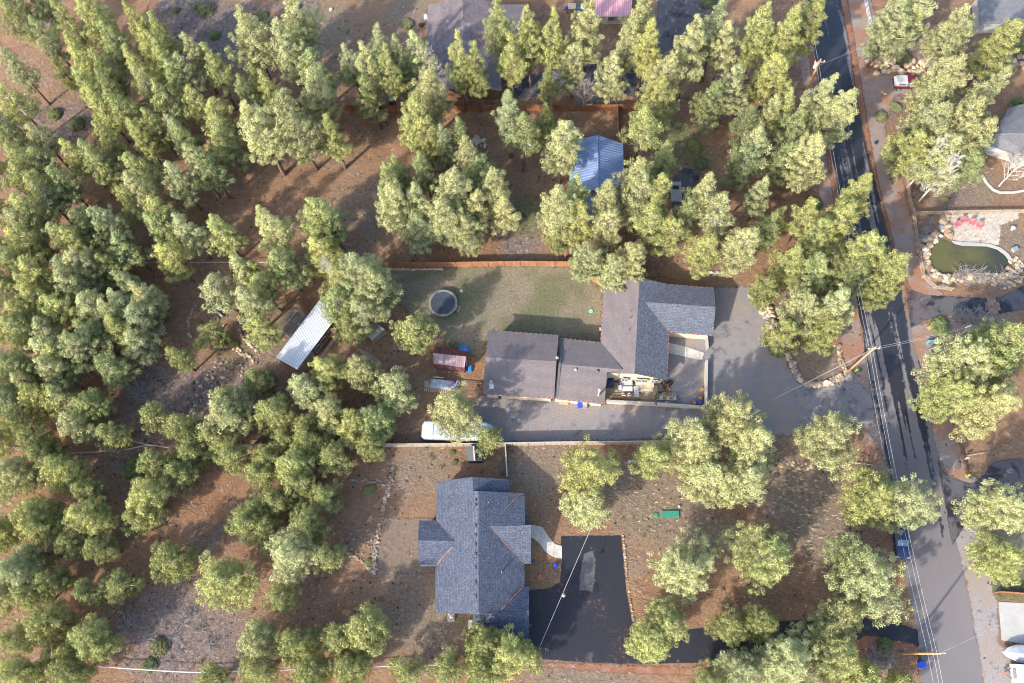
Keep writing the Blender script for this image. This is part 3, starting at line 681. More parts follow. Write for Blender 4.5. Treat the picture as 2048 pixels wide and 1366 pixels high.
# (tip u, tip v, height, crown radius, tone)
TREES = """
-8 -28 16 3.0 M|38 -55 16 2.6 M|108 -4 16 2.5 Y|152 -28 18 2.9 Y|124 62 15 2.3 Y|140 98 15 2.3 Y|152 132 15 2.4 Y|168 172 15 2.4 Y|212 186 15 2.7 Y|188 246 13 2.4 Y|200 45 16 2.4 M|178 100 15 2.4 M|190 140 14 2.3 M|253 6 17 2.5 Y|280 48 17 2.5 Y|248 90 16 2.4 Y|302 82 16 2.5 Y|268 130 15 2.5 P|285 216 13 2.5 Y|330 230 13 2.2 G|258 243 13 2.0 Y|248 310 14 3.0 Y|55 250 13 2.7 G|8 292 14 2.9 Y|125 281 13 2.3 Y|156 277 14 2.6 M|108 118 9 1.8 M|-6 90 15 2.5 G|-12 160 15 2.9 Y|-22 225 14 2.9 D|175 300 13 2.4 Y|60 300 13 2.4 M
365 64 15 2.2 P|403 90 16 2.2 Y|472 12 19 3.5 P|574 -18 19 3.3 P|552 42 18 3.2 P|622 98 14 3.0 M|501 131 12 2.0 Y|518 137 14 2.1 Y|474 150 13 2.6 M|618 142 17 3.4 G|566 188 20 4.2 G|495 207 19 3.7 P|375 170 14 2.5 Y|421 198 14 2.8 Y|350 104 15 2.6 G|430 250 13 3.1 M|366 290 15 2.8 P|648 226 15 2.3 Y|344 238 13 2.1 M|310 160 15 2.4 M|395 300 14 2.6 D|330 120 15 2.4 M
690 85 14 2.2 P|722 90 17 2.5 P|753 47 16 2.3 G|790 72 14 2.0 G|768 92 17 2.1 Y|826 64 16 2.6 P|910 66 19 2.3 Y|946 84 17 2.4 Y|855 142 16 3.2 P|828 200 16 3.1 Y|845 237 15 3.0 Y|880 250 14 2.2 G|912 236 14 2.3 M|928 273 15 2.6 P|957 318 13 3.0 M|996 -8 19 2.6 M|1019 70 16 2.5 Y|1015 185 17 2.8 G|730 150 14 2.5 M|800 120 12 2.2 D
1060 10 19 2.7 Y|1104 24 18 2.4 Y|1098 130 12 1.9 Y|1182 -12 20 3.1 P|1262 30 18 2.6 P|1301 32 18 2.8 Y|1290 -20 17 3.0 P|1092 213 12 2.0 M|1124 244 17 3.3 P|1398 30 20 3.0 P|1345 118 16 3.2 P|1288 218 14 3.1 Y|1328 165 15 3.2 Y|1338 286 14 2.5 Y|1282 322 17 3.4 P|1044 232 15 2.7 M|1150 90 13 2.8 P|1232 110 13 2.6 P
1451 -2 19 3.0 G|1463 46 16 2.5 P|1541 6 18 3.0 Y|1591 8 18 3.0 Y|1642 -22 18 3.2 Y|1555 112 14 3.0 Y|1507 213 12 2.6 D|1558 195 13 2.3 P|1580 184 13 2.2 Y|1663 150 17 2.5 P|1702 190 17 3.2 P|1520 258 14 2.8 P|1640 276 15 3.4 P|1603 216 14 2.5 M|1474 130 14 2.9 P|1434 168 13 2.8 D|1500 300 12 2.9 D|1585 290 12 2.9 D
1420 344 16 2.7 P|1447 386 15 2.7 P|1535 358 13 2.0 G|1566 417 11 2.0 Y|1626 396 14 2.4 Y|1744 346 16 2.9 Y|1702 410 15 3.0 Y|1656 437 13 2.9 Y|1502 462 14 3.3 P|1420 480 11 3.0 Y|1595 500 12 2.5 Y|1811 515 15 3.1 Y|1748 470 15 3.5 Y|1692 582 14 2.9 P|1622 592 12 3.3 P|1580 652 10 2.6 Y|1722 522 12 3.4 M|1650 520 12 3.0 M|1548 430 12 2.5 M|1380 400 13 2.4 M|1540 560 9 2.4 M|1780 560 10 2.8 M|1660 640 10 3.0 Y
1150 350 15 2.7 Y|1112 376 16 3.3 P|1166 410 13 2.9 Y|1290 345 17 3.1 P|1216 360 16 2.6 P|1221 430 13 2.9 P|1332 350 16 2.8 Y|1300 410 14 3.0 Y|1176 500 10 2.7 G|1228 520 9 2.8 P|1268 498 10 2.8 P|1346 440 12 2.8 Y|1120 455 8 2.2 M
767 328 15 2.3 M|786 370 15 3.2 P|826 366 14 2.7 P|905 350 16 3.3 P|880 400 14 3.5 P|930 442 11 3.0 G|986 345 15 3.0 P|960 386 13 2.7 P|840 300 14 2.5 M|786 316 12 2.2 M|838 432 11 2.8 G|1008 395 12 2.6 P
819 642 11 3.1 Y|709 514 17 4.1 G|742 538 15 3.3 G|664 522 15 2.9 Y|712 605 12 3.0 G|662 590 13 3.0 M|690 640 9 2.4 M|418 430 14 2.8 Y|518 415 17 2.7 P|548 500 14 2.9 M|614 402 16 3.1 Y|642 406 15 2.9 M|622 480 13 2.9 Y|465 509 14 2.2 P|501 525 11 2.2 M|418 556 13 2.7 G|511 551 13 2.5 Y|476 580 14 2.8 G|506 640 10 2.5 Y|420 655 7 2.1 Y|345 425 15 2.6 P|320 492 12 2.7 Y
52 345 13 2.8 Y|60 371 13 2.6 G|24 394 14 3.0 Y|4 420 14 3.0 G|18 456 14 3.0 Y|186 413 14 2.8 G|146 415 13 2.8 D|250 345 15 2.9 P|292 428 13 2.3 M|300 396 14 2.7 Y|132 504 14 2.9 P|106 520 13 2.7 G|197 511 11 2.2 M|112 542 13 3.0 P|46 515 14 3.0 Y|4 500 13 2.8 M|30 554 12 2.4 Y|36 574 13 2.9 Y|230 545 12 2.3 G|266 574 12 2.5 P|160 588 13 2.6 P|216 584 12 2.5 G|196 604 12 2.5 P|258 612 12 2.7 G|96 590 13 3.0 Y|20 610 13 3.1 Y|255 672 10 2.5 P|0 642 13 3.0 M|336 697 10 1.8 Y|90 450 13 2.8 M|230 470 12 2.6 M|150 650 12 2.6 M
62 685 13 2.9 P|126 674 13 3.3 G|76 726 12 3.1 P|46 785 11 2.9 Y|96 774 11 2.8 Y|156 794 10 3.0 Y|12 836 10 2.3 Y|0 720 12 3.3 M|0 790 11 2.9 D|122 836 10 2.7 P|290 822 9 2.4 Y|96 935 10 3.0 Y|4 936 11 3.0 P|150 975 9 2.2 M|290 915 9 2.7 Y|266 984 10 3.4 Y|40 1024 11 3.1 Y|146 1024 11 3.3 Y|40 870 10 2.6 D|190 720 12 2.8 D
501 750 8 2.5 G|426 812 12 4.0 P|410 866 9 2.8 P|530 810 10 3.1 Y|638 725 11 3.0 Y|602 765 10 2.9 P|368 896 8 2.7 G|345 842 9 2.8 Y|600 850 9 2.5 M|642 815 10 2.9 P|526 910 8 2.6 Y|504 942 8 2.7 P|571 916 10 3.1 Y|612 872 9 2.9 Y|580 962 9 2.8 Y|642 985 8 2.5 P|536 996 8 2.6 P|500 1012 8 2.5 Y|340 940 8 2.7 M|718 728 10 2.9 P|776 766 10 3.5 P|692 836 10 3.1 Y|905 800 13 3.9 P|972 868 8 2.3 M|742 832 10 3.0 M|730 880 8 2.4 Y|450 900 9 2.6 M|560 870 8 2.2 M
36 1050 11 2.7 Y|52 1098 9 2.0 M|0 1132 12 3.4 G|120 1080 8 2.4 Y|76 1156 9 2.1 P|205 1166 6 1.7 M|224 1166 7 2.4 Y|152 1190 8 2.0 G|62 1246 10 3.1 Y|152 1276 10 3.3 Y|2 1276 10 2.5 M|6 1350 10 3.1 Y|106 1345 9 2.9 P|88 1305 7 1.8 Y|124 1300 8 2.1 Y|322 1120 8 3.3 G|256 1030 8 2.5 Y
425 1152 11 4.3 Y|480 1040 9 2.9 P|526 1050 8 2.2 Y|602 1044 9 2.8 Y|562 1104 11 3.8 P|545 1190 8 2.5 Y|642 1110 8 2.4 Y|502 1282 9 3.1 P|504 1340 8 2.8 Y|578 1292 9 2.9 P|670 1280 8 2.8 G|722 1262 10 3.5 Y|612 1350 8 3.0 P|412 1352 8 2.1 M|812 1352 7 2.2 D|886 1336 8 2.6 P|960 1285 9 2.9 Y|1015 1310 10 3.8 Y|962 1344 9 2.9 P|1060 1306 7 1.9 M|690 1340 8 2.8 D
1186 925 16 4.4 Y|1172 1000 10 3.6 P|1310 905 12 3.1 Y|1400 865 14 4.3 P|1480 815 16 4.4 P|1530 862 14 3.9 P|1430 940 12 4.3 P|1500 950 12 3.9 P|1684 862 12 4.9 P|1765 985 13 4.0 Y|1838 992 13 4.5 P|1378 1132 12 4.7 P|1545 1105 12 5.0 Y|1340 1250 10 3.6 Y|1300 1285 9 3.0 Y|1528 1247 8 2.9 Y|1466 1252 8 2.7 G|1770 1160 14 5.2 P|1728 1110 11 3.2 M|1500 1345 10 3.9 G|1600 1335 13 4.9 P|1685 1305 12 4.4 M|1755 1370 10 3.6 Y|1430 1366 8 2.7 M|1820 1362 7 2.2 Y|1700 1240 10 3.4 P
1965 700 16 4.7 P|2036 660 17 4.8 Y|1940 770 14 4.1 Y|2020 790 15 4.7 P|2042 1010 14 4.2 P|2036 1112 11 3.6 Y|1926 122 17 3.9 P|2018 135 18 3.0 P|1886 212 15 3.6 P|1958 200 17 4.2 P|1846 272 12 3.6 Y|1912 276 14 4.2 P|1895 150 15 3.0 P|1808 4 15 4.0 P|1858 -22 16 3.9 P|1932 14 16 3.4 P|2036 40 16 3.8 Y|1990 240 14 3.4 P|1780 40 8 2.2 M|2035 700 13 4.0 M|1950 300 11 3.2 M
22 320 13 2.7 Y|96 335 13 2.6 M|330 325 14 2.6 P|232 372 13 2.5 Y|120 455 13 2.6 Y|70 640 12 2.7 G|210 640 11 2.5 Y|24 745 11 2.8 P|96 690 12 2.7 Y|200 860 9 2.4 M|60 905 10 2.6 Y|175 1090 8 2.3 G|34 1190 9 2.6 P|440 790 10 2.4 M|655 905 9 2.6 P|300 20 15 2.3 M|60 30 14 2.4 G|-45 300 14 2.9 Y|-52 380 14 2.9 P|-48 455 14 3.0 Y|-50 535 13 2.8 M|-45 620 13 2.9 Y|-50 700 13 3.0 P|-48 775 12 2.9 Y|-52 860 11 2.8 Y|-50 955 11 3.0 M|-45 1060 10 3.0 Y|-40 1190 10 3.0 P"""
def zone_name(u, v):
    Z = [((-50, -80, 330, 190), 'in the top left corner forest'), ((-50, 190, 330, 340), 'in the upper left forest'), ((-50, 340, 150, 640), 'at the left edge, mid height'), ((150, 340, 380, 520), 'left of the pale top rail fence'), ((150, 520, 380, 700), 'below the left rail fence'),
         ((-50, 640, 330, 860), 'left of the scrub clearing'), ((-50, 860, 330, 1030), 'below the forked pale rail'), ((-50, 1030, 460, 1400), 'in the bottom left corner'), ((330, -80, 680, 165), 'beside the top brush clearing'), ((330, 165, 680, 320), 'left of the cedar fence end'),
         ((380, 320, 690, 540), 'above the rail fence by the shed'), ((380, 540, 560, 700), 'around the stone fire pit'), ((330, 700, 560, 880), 'between scrub and long shed'), ((560, 700, 860, 905), 'below the long silver shed'), ((460, 880, 700, 1100), 'left of the curved stone edging'), ((460, 1100, 760, 1400), 'at the bottom, left of centre'),
         ((560, 490, 790, 700), 'over the silver shed roof'), ((680, -80, 870, 180), 'left of the brown top roof'), ((870, -80, 1035, 130), 'over the brown top roof'), ((700, 180, 900, 460), 'above the cedar fence, left part'), ((900, 180, 1055, 460), 'above the cedar fence, middle'), ((1035, -80, 1240, 180), 'right of the brown top roof'), ((1240, -80, 1420, 260), 'beside the top gravel drive'),
         ((1055, 180, 1240, 560), 'around the blue metal roof'), ((1240, 260, 1400, 560), 'right of the blue metal roof'), ((1400, -80, 1690, 180), 'left of the wet road, top'), ((1400, 180, 1720, 340), 'left of the transformer pole'), ((1400, 340, 1560, 560), 'north-east of the garage roof'), ((1560, 340, 1830, 560), 'overhanging the wet road'), ((1530, 560, 1830, 700), 'above the stone-edged island'),
         ((800, 600, 1000, 900), 'near the dark red shed'), ((760, 1200, 1100, 1400), 'below the dark shingled house'), ((1100, 800, 1250, 1100), 'above the black driveway'), ((1250, 800, 1580, 1000), 'above the green septic lids'), ((1580, 800, 1900, 1030), 'at the gravel drive mouth'), ((1250, 1030, 1600, 1240), 'on the dry grass lot'), ((1250, 1240, 1600, 1400), 'along the lower asphalt drive'), ((1600, 1030, 1900, 1400), 'beside the parked navy car'),
         ((1900, 560, 2100, 900), 'right of the white street pole'), ((1900, 900, 2100, 1200), 'on the fenced green lawn'), ((1760, -80, 2100, 80), 'above the boulder bank, top right'), ((1760, 80, 2100, 330), 'right of the maroon pickup')]
    for (a, b_, c, d), nme in Z:
        if a <= u < c and b_ <= v < d: return nme
    return 'near the middle yard'
ORD = ['leftmost', 'second from left', 'third from left', 'fourth from left', 'fifth from left', 'sixth from left', 'seventh from left', 'eighth from left', 'ninth from left', 'tenth from left', 'eleventh from left', 'twelfth from left']
def add_trees():
    rows = []
    for ln in TREES.strip().replace('\n', '|').split('|'):
        u, v, h, R, tn = ln.split(); rows.append([float(u), float(v), float(h), float(R) * (1.13 if float(v) < 700 and float(u) < 1750 else 1.05 if float(u) > 1250 and float(v) > 780 else 1.06), tn])
    keyed = {}
    for r_ in rows:
        u, v, h, R, tn = r_
        shape = ('tall' if h >= 15 else 'short' if h <= 9 else 'mid-height') + (' broad' if R >= 3.5 else ' slender' if R <= 2.4 else '')
        keyed.setdefault((shape, TONE[tn][1], zone_name(u, v)), []).append(r_)
    for (shape, tn, zn), L in keyed.items():
        L.sort(key=lambda q: q[0])
        for i, r_ in enumerate(L):
            r_.append(f'{shape} {tn} pine {zn}' if len(L) == 1 else f'{ORD[i]} of the {shape} {tn} pines {zn}')
    r = random.Random(5); used = {}; LEFT = []
    SMALL = [q[:2] for q in sorted(rows, key=lambda q: q[2] * q[3])[:max(0, len(rows) - 300)]]
    for u, v, h, R, tn, lab in rows:
        ks = sorted(range(len(KINDS)), key=lambda k: abs(math.log(KINDS[k]['h'] / h)) + abs(math.log((KINDS[k]['R'] / R))) + used.get(k, 0) * .004 + r.uniform(0, .12))
        K = KINDS[ks[0]]; used[ks[0]] = used.get(ks[0], 0) + 1
        if [u, v] in SMALL:
            b_ = P(u, v, h); LEFT.append((K, b_.x, b_.y, r.uniform(0, 6.28), R / K['R'], h / K['h'])); continue
        b_ = P(u, v, h); rz = r.uniform(0, 6.28); s = R / K['R']
        e = empty('pine_tree', (b_.x, b_.y, 0), rz, lab, 'tree', 'ponderosa pines')
        e.scale = (s * r.uniform(.95, 1.05), s * r.uniform(.95, 1.05), h / K['h'])
        e.rotation_euler[0] = r.uniform(-.02, .02); e.rotation_euler[1] = r.uniform(-.02, .02)
        base = TONE[tn][0]; j = r.uniform(.85, 1.18); hu = r.uniform(-.06, .06)
        inst('trunk', K['trunk'], e)
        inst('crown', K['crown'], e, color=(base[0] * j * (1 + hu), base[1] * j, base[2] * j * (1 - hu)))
    for part, mats in (('crown', [M['leaf']]), ('trunk', [M['bark'], M['limb']])):
        bm = bmesh.new()
        for K, x, y, rz, s, hz in LEFT:
            k0 = len(bm.verts); bm.from_mesh(K[part]); bm.verts.ensure_lookup_table()
            T = Matrix.Translation((x, y, 0)) @ Matrix.Rotation(rz, 4, 'Z') @ Matrix.Diagonal((s, s, hz, 1))
            bmesh.ops.transform(bm, matrix=T, verts=bm.verts[k0:])
        me = bpy.data.meshes.new('young_pines'); bm.to_mesh(me); bm.free()
        if part == 'crown': root = inst('young_pines', me, color=(.19, .205, .07)); tag(root, kind='stuff')
        else: tag(inst('trunk', me, root), kind='stuff')
        for m in mats: me.materials.append(m)
    return rows
TREE_ROWS = add_trees()
#PART2
# ------------------------------------------------------------------ buildings
def W(o, pts):
    return [P(*p) - o.location for p in pts]

def roof(o, pts, mat, name='roof', th=0.16):
    q = W(o, pts)
    n = (q[1] - q[0]).cross(q[2] - q[0])
    if n.z < 0: q = q[::-1]
    return MB().slab(q, th).build(name, mat, o)

def walls(o, eaves, top, mat, inset=0.45, name='wall', z0=0.0):
    """closed wall ring below the eaves"""
    q = W(o, [(u, v, top) for u, v in eaves]); c = sum(q, Vector()) / len(q)
    if sum(a.x * b_.y - b_.x * a.y for a, b_ in zip(q, q[1:] + q[:1])) < 0: q = q[::-1]
    out = []
    n = len(q)
    for i in range(n):
        a, b_, d = q[i - 1], q[i], q[(i + 1) % n]
        e1 = (b_ - a).to_2d().normalized(); e2 = (d - b_).to_2d().normalized()
        n1 = Vector((-e1.y, e1.x)); n2 = Vector((-e2.y, e2.x)); s = (n1 + n2)
        s = s / max(0.3, s.length_squared) * 2
        out.append((b_.x + s.x * inset, b_.y + s.y * inset))
    return MB().prism(out, z0, top - 0.12).build(name, mat, o)

def gable(o, a, r, b_, mat, th=0.2, inset=0.4):
    """triangular wall under a gable: eave a, ridge r, eave b (px,px,h)"""
    A, R, B = W(o, [a, r, b_])
    c = (A + B) / 2; d = (B - A).normalized(); nrm = Vector((-d.y, d.x, 0)) 
    if (Vector((0, 0, 0)) - c).dot(nrm) < 0: nrm = -nrm
    A += nrm * inset + d * 0.4; B += nrm * inset - d * 0.4; R += nrm * inset - Vector((0, 0, 0.2))
    A.z -= 0.2; B.z -= 0.2
    vs = [A, B, R] + [p + nrm * th for p in (A, B, R)]
    return MB().add(vs, [(0, 1, 2), (5, 4, 3), (0, 3, 4, 1), (1, 4, 5, 2), (2, 5, 3, 0)]).build('gable_wall', mat, o)

def gutter(o, a, b_, mat, n=0, name='gutter'):
    A, B = W(o, [a, b_]); g_ = MB().tube([A + Vector((0, 0, -.05)), B + Vector((0, 0, -.05))], 0.075, 6)
    w = g_.build(name, mat, o)
    if n:
        k = MB()
        for i in range(n):
            p = A.lerp(B, (i + .5) / n); k.box(p + Vector((0, 0, .02)), (.10, .10, .10))
        tag(k.build('gutter_bracket', M['offwhite'], o), kind='stuff')

def litter(o, path, w, z=0.05):
    """pine needle litter lying along a valley, an uneven ribbon"""
    q = W(o, path); r = random.Random(int(path[0][0])); L = []; 
    for i in range(14):
        t = i / 13; k = t * (len(q) - 1); j = min(int(k), len(q) - 2); p = q[j].lerp(q[j + 1], k - j)
        L.append((p, w * (.35 + r.random())))
    d = (q[-1] - q[0]).normalized(); s = Vector((-d.y, d.x, 0))
    vs = [p + s * ww + Vector((0, 0, z)) for p, ww in L] + [p - s * ww + Vector((0, 0, z)) for p, ww in L]
    tag(MB().add(vs, [(i, i + 1, 15 + i, 14 + i) for i in range(13)]).build('needle_litter', M['needle_line'], o), kind='stuff')

SH_BROWN = mat_shingle('brown_shingles', (0.150, 0.128, 0.130), (0.178, 0.154, 0.155), None, 0.0)
SH_BROWN_R = mat_shingle('brown_shingles_turned', (0.150, 0.128, 0.130), (0.178, 0.154, 0.155), None, math.radians(94))
SH_SHADE = mat_shingle('shade_toned_shingles', (0.080, 0.088, 0.112), (0.112, 0.122, 0.150), (0.27, 0.29, 0.34), math.radians(94), 0.2, 0.80)  # east slope: same shingle, its shade and sheen painted into the colour
SH_SHADE_R = mat_shingle('shade_toned_shingles_turned', (0.080, 0.088, 0.112), (0.112, 0.122, 0.150), (0.27, 0.29, 0.34), 0.07, 0.2, 0.80)  # same shade-painted tone, courses turned for the east wing
SH_BLUE = mat_shingle('blue_grey_shingles', (0.055, 0.066, 0.096), (0.082, 0.095, 0.130), (0.20, 0.225, 0.29), math.radians(90), 0.2, 0.80, .15)
SH_BLUE_R = mat_shingle('blue_grey_shingles_turned', (0.055, 0.066, 0.096), (0.082, 0.095, 0.130), (0.20, 0.225, 0.29), 0.0, 0.2, 0.80, .15)
SH_TOP = mat_shingle('mauve_brown_shingles', (0.125, 0.104, 0.110), (0.165, 0.138, 0.145), (0.24, 0.21, 0.215), math.radians(90), 0.2, 0.72, .35)
SH_GREY = mat_shingle('light_grey_shingles', (0.145, 0.145, 0.158), (0.185, 0.185, 0.195), None, 0.0)

# --- house 1 : brown roofs, the east ones painted darker for shade
h1 = empty('house', P(1270, 690), 0, 'long low house with brown shingle roofs, east ones painted shade-dark, beside the gravel drive', 'house')
roof(h1, [(1209, 563, 3), (1279, 555, 4.9), (1269, 747, 4.9), (1214, 746, 3.45), (1201, 692, 3)], SH_BROWN_R)
roof(h1, [(1279, 555, 4.9), (1339, 569, 3.05), (1334, 760, 3.05), (1269, 747, 4.9)], SH_SHADE)
roof(h1, [(1339, 569, 3.1), (1428, 576, 3.1), (1431, 614, 4.52), (1290, 604, 4.52)], SH_SHADE_R)
roof(h1, [(1290, 604, 4.52), (1431, 614, 4.52), (1426, 671, 3.1), (1338, 664, 3.1)], SH_SHADE_R)
roof(h1, [(1118, 676, 3.0), (1203, 685, 3.0), (1245, 739, 4.42), (1117, 728, 4.42)], SH_BROWN)
roof(h1, [(1117, 728, 4.42), (1245, 739, 4.42), (1214, 745, 4.2), (1209, 808, 3.0), (1108, 797, 3.0)], SH_BROWN)
roof(h1, [(977, 660, 3.4), (1117, 671, 3.4), (1113, 723, 4.95), (972, 714, 4.95)], SH_BROWN)
roof(h1, [(972, 714, 4.95), (1113, 723, 4.95), (1108, 797, 3.4), (965, 787, 3.4)], SH_BROWN)
walls(h1, [(977, 662), (1117, 672), (1108, 797), (965, 787)], 3.3, M['cream'])
walls(h1, [(1112, 676), (1240, 684), (1209, 808), (1104, 797)], 3.0, M['cream'])
walls(h1, [(1209, 563), (1339, 569), (1334, 760), (1201, 752)], 3.0, M['cream'])
walls(h1, [(1330, 569), (1428, 576), (1426, 671), (1330, 664)], 3.0, M['cream'])
gable(h1, (1201, 752, 3), (1269, 747, 4.9), (1334, 760, 3), M['cream'])
gable(h1, (1428, 576, 3), (1431, 614, 4.5), (1426, 671, 3), M['cream'])
gable(h1, (1209, 563, 3), (1279, 555, 4.9), (1339, 569, 3), M['cream'])
gable(h1, (977, 660, 3.3), (972, 714, 4.9), (965, 787, 3.3), M['cream'])
gable(h1, (1117, 671, 3.3), (1113, 723, 4.9), (1108, 797, 3.3), M['darkgrey'])
for a, b_, n in (((977, 660, 3.35), (1117, 671, 3.35), 14), ((1118, 676, 2.95), (1202, 685, 2.95), 9), ((965, 787, 3.35), (1108, 797, 3.35), 14), ((1108, 797, 2.95), (1209, 808, 2.95), 10),
                 ((1339, 569, 3.05), (1428, 576, 3.05), 9), ((1338, 664, 3.05), (1426, 671, 3.05), 9), ((1209, 563, 2.95), (1201, 692, 2.95), 14), ((1338, 664, 3.0), (1334, 760, 3.0), 10)):
    gutter(h1, a, b_, M['red_trim'], n)
def window(o, c, d, w, h, frame=M['white']):
    """window in a wall: c world-local centre, d direction along wall"""
    d = Vector(d).normalized(); nz = Vector((d.y, -d.x, 0)); rz = math.atan2(d.y, d.x)
    f = MB()
    for sx in (-1, 0, 1): f.box(c + d * sx * w / 2, (.10, .10, h + .1), rz)
    for sz in (-1, 1): f.box(c + Vector((0, 0, sz * h / 2)), (w + .1, .10, .10), rz)
    fo = f.build('window', frame, o)
    MB().box(c, (w, .04, h), rz).build('pane', M['glass'], fo)
a = P(1203, 790) ; 
w0, w1 = P(1205, 757, 3) - h1.location, P(1334, 764, 3) - h1.location
wd = (w1 - w0).normalized(); wn_ = Vector((wd.y, -wd.x, 0))
for t, w_ in ((.36, 0.9), (.62, 1.7), (.83, 0.9)):
    c = w0.lerp(w1, t); c.z = 1.65; c += Vector((-wn_.x, -wn_.y, 0)) * 0.42 + wn_ * 0.03
    window(h1, c, wd, w_, 1.1)
for u, v, r_, hh in ((1262, 622, .05, .45), (1261, 636, .05, .45), (1258, 660, .05, .45)):
    p = P(u, v, 4.5) - h1.location; MB().tube([p - Vector((0, 0, .3)), p + Vector((0, 0, hh))], r_, 7).build('vent_pipe', M['black'], h1)
for u, v, hh in ((983, 767, .9), (1151, 741, .35), (1195, 744, .35), (1114, 719, .7), (1197, 790, 2.4)):
    p = P(u, v, 3.9) - h1.location
    MB().lathe([(.13, -.3), (.13, hh), (.22, hh), (.22, hh + .18), (.05, hh + .3)], p, 10).build('chimney_flue', M['offwhite'] if u != 1195 else M['darkgrey'], h1)
MB().box(P(983, 772, 3.85) - h1.location, (.6, .8, .06)).build('flue_flashing', M['white'], h1)
# --- house 2 : dark blue-grey shingles
h2 = empty('house', P(960, 1110), 0, 'cross-gabled house with dark blue-grey shingle roof beside the black driveway', 'house')
roof(h2, [(874, 963, 3), (945, 954, 5.15), (946, 982, 5.15), (873.5, 985, 3)], SH_BLUE)
roof(h2, [(873.5, 985, 3), (946, 982, 5.15), (957, 982, 5.6), (957, 1227, 5.6), (871, 1227, 3)], SH_BLUE)
roof(h2, [(945, 954, 5.15), (1018, 959, 3), (1018, 984, 3), (946, 982, 5.15)], SH_BLUE)
roof(h2, [(957, 982, 5.6), (1047, 986, 3), (1050, 1227, 2.95), (957, 1227, 5.6)], SH_BLUE)
roof(h2, [(977, 1052, 5.0), (1050, 1051, 5.0), (1049, 988, 3.1), (1047, 988, 3.1)], SH_BLUE_R)
roof(h2, [(977, 1052, 5.0), (1062, 1050, 5.0), (1062, 1127, 3.0), (1049, 1127, 3.0)], SH_BLUE_R)
roof(h2, [(1048, 1030, 3.1), (1058, 1030, 2.8), (1058, 1092, 2.8), (1048, 1092, 3.1)], SH_BLUE)
roof(h2, [(838, 1041, 3), (875, 1041, 3), (909, 1082, 4.2), (836, 1081, 4.2)], SH_BLUE_R)
roof(h2, [(836, 1081, 4.2), (909, 1082, 4.2), (872, 1129, 3), (838, 1129, 3)], SH_BLUE_R)
roof(h2, [(1000, 1224, 4.45), (1058, 1222, 4.45), (1058, 1174, 3), (1052, 1173, 3)], SH_BLUE_R)
roof(h2, [(946, 1228, 4.45), (1058, 1222, 4.45), (1058, 1277, 2.9), (944, 1276, 2.9)], SH_BLUE_R)
walls(h2, [(874, 963), (1018, 959), (1018, 1000), (873, 1000)], 3, M['offwhite'])
walls(h2, [(874, 990), (1047, 986), (1050, 1227), (871, 1227)], 3, M['offwhite'])
walls(h2, [(838, 1041), (890, 1041), (890, 1129), (838, 1129)], 3, M['offwhite'])
walls(h2, [(1030, 1060), (1060, 1060), (1060, 1127), (1030, 1127)], 3, M['offwhite'])
walls(h2, [(946, 1215), (1058, 1174), (1058, 1277), (944, 1276)], 2.9, M['offwhite'])
gable(h2, (838, 1041, 3), (836, 1081, 4.2), (838, 1129, 3), M['offwhite'])
gable(h2, (871, 1227, 3), (957, 1227, 5.6), (1050, 1227, 3), M['offwhite'])
gable(h2, (1058, 1174, 3), (1058, 1222, 4.4), (1058, 1277, 2.9), M['offwhite'])
for pth in ([(1043, 987, 3.3), (1016, 1012, 3.9), (990, 1040, 4.7)], [(905, 1094, 4.05), (885, 1115, 3.4), (875, 1129, 3.1)], [(1046, 1125, 3.1), (1010, 1087, 4.1), (985, 1060, 4.8)], [(1048, 1172, 3.1), (1025, 1196, 3.8), (1002, 1220, 4.4)]):
    litter(h2, pth, 0.10 if pth[0][0] in (905, 1048) else 0.045, 0.09)
litter(h2, [(878, 1044, 3.05), (892, 1062, 3.6), (905, 1080, 4.1)], 0.04, 0.09)
for v in (1000, 1010, 1052, 1071, 1089, 1108, 1136, 1165, 1193):
    p = P(951, v, 5.45) - h2.location; MB().box(p + Vector((0, 0, .05)), (.28, .38, .2), 0, top=.75).build('roof_vent', M['darkgrey'], h2)
for u, v in ((977, 1006), (1002, 1143), (985, 1000), (1003, 1144)):
    p = P(u, v, 4.7) - h2.location; MB().tube([p - Vector((0, 0, .3)), p + Vector((0, 0, .4))], .06, 7).build('vent_pipe', M['white'] if u in (977, 1003) else M['black'], h2)
gutter(h2, (874, 963, 2.95), (871, 1227, 2.9), M['darkgrey']); gutter(h2, (944, 1276, 2.85), (1058, 1277, 2.85), M['darkgrey'])
MB().box(P(858, 1130.5, 1.2) - h2.location, (2.2, .25, .12)).build('porch_beam', M['offwhite'], h2)
# --- house at the top edge
h3 = empty('house', P(950, 90), 0, 'house with mauve-brown shingle roof at the top edge behind the pines', 'house')
roof(h3, [(856, 11, 3), (926, -10, 5), (927, 175, 5), (853, 185, 3)], SH_TOP)
roof(h3, [(926, -10, 5), (1003, 8, 3), (1003, 180, 3), (927, 175, 5)], SH_TOP)
roof(h3, [(928, 47, 5.02), (1049, 44, 5.02), (1049, 9, 3.2), (996, 9, 3.2)], SH_TOP)
roof(h3, [(928, 47, 5.02), (1049, 44, 5.02), (1049, 124, 3.05), (1000, 124, 3.05)], SH_TOP)
walls(h3, [(856, 11), (1003, 8), (1003, 180), (853, 185)], 3, M['brown_wood'])
walls(h3, [(990, 12), (1049, 9), (1049, 124), (990, 124)], 3, M['brown_wood'])
gable(h3, (1049, 9, 3), (1049, 44, 5), (1049, 124, 3), M['offwhite']); gable(h3, (853, 185, 3), (927, 175, 5), (1003, 180, 3), M['brown_wood'])
litter(h3, [(994, 11, 3.3), (962, 29, 4), (938, 42, 4.8)], .10, .1); litter(h3, [(996, 122, 3.3), (970, 93, 4), (945, 66, 4.7)], .06, .1)
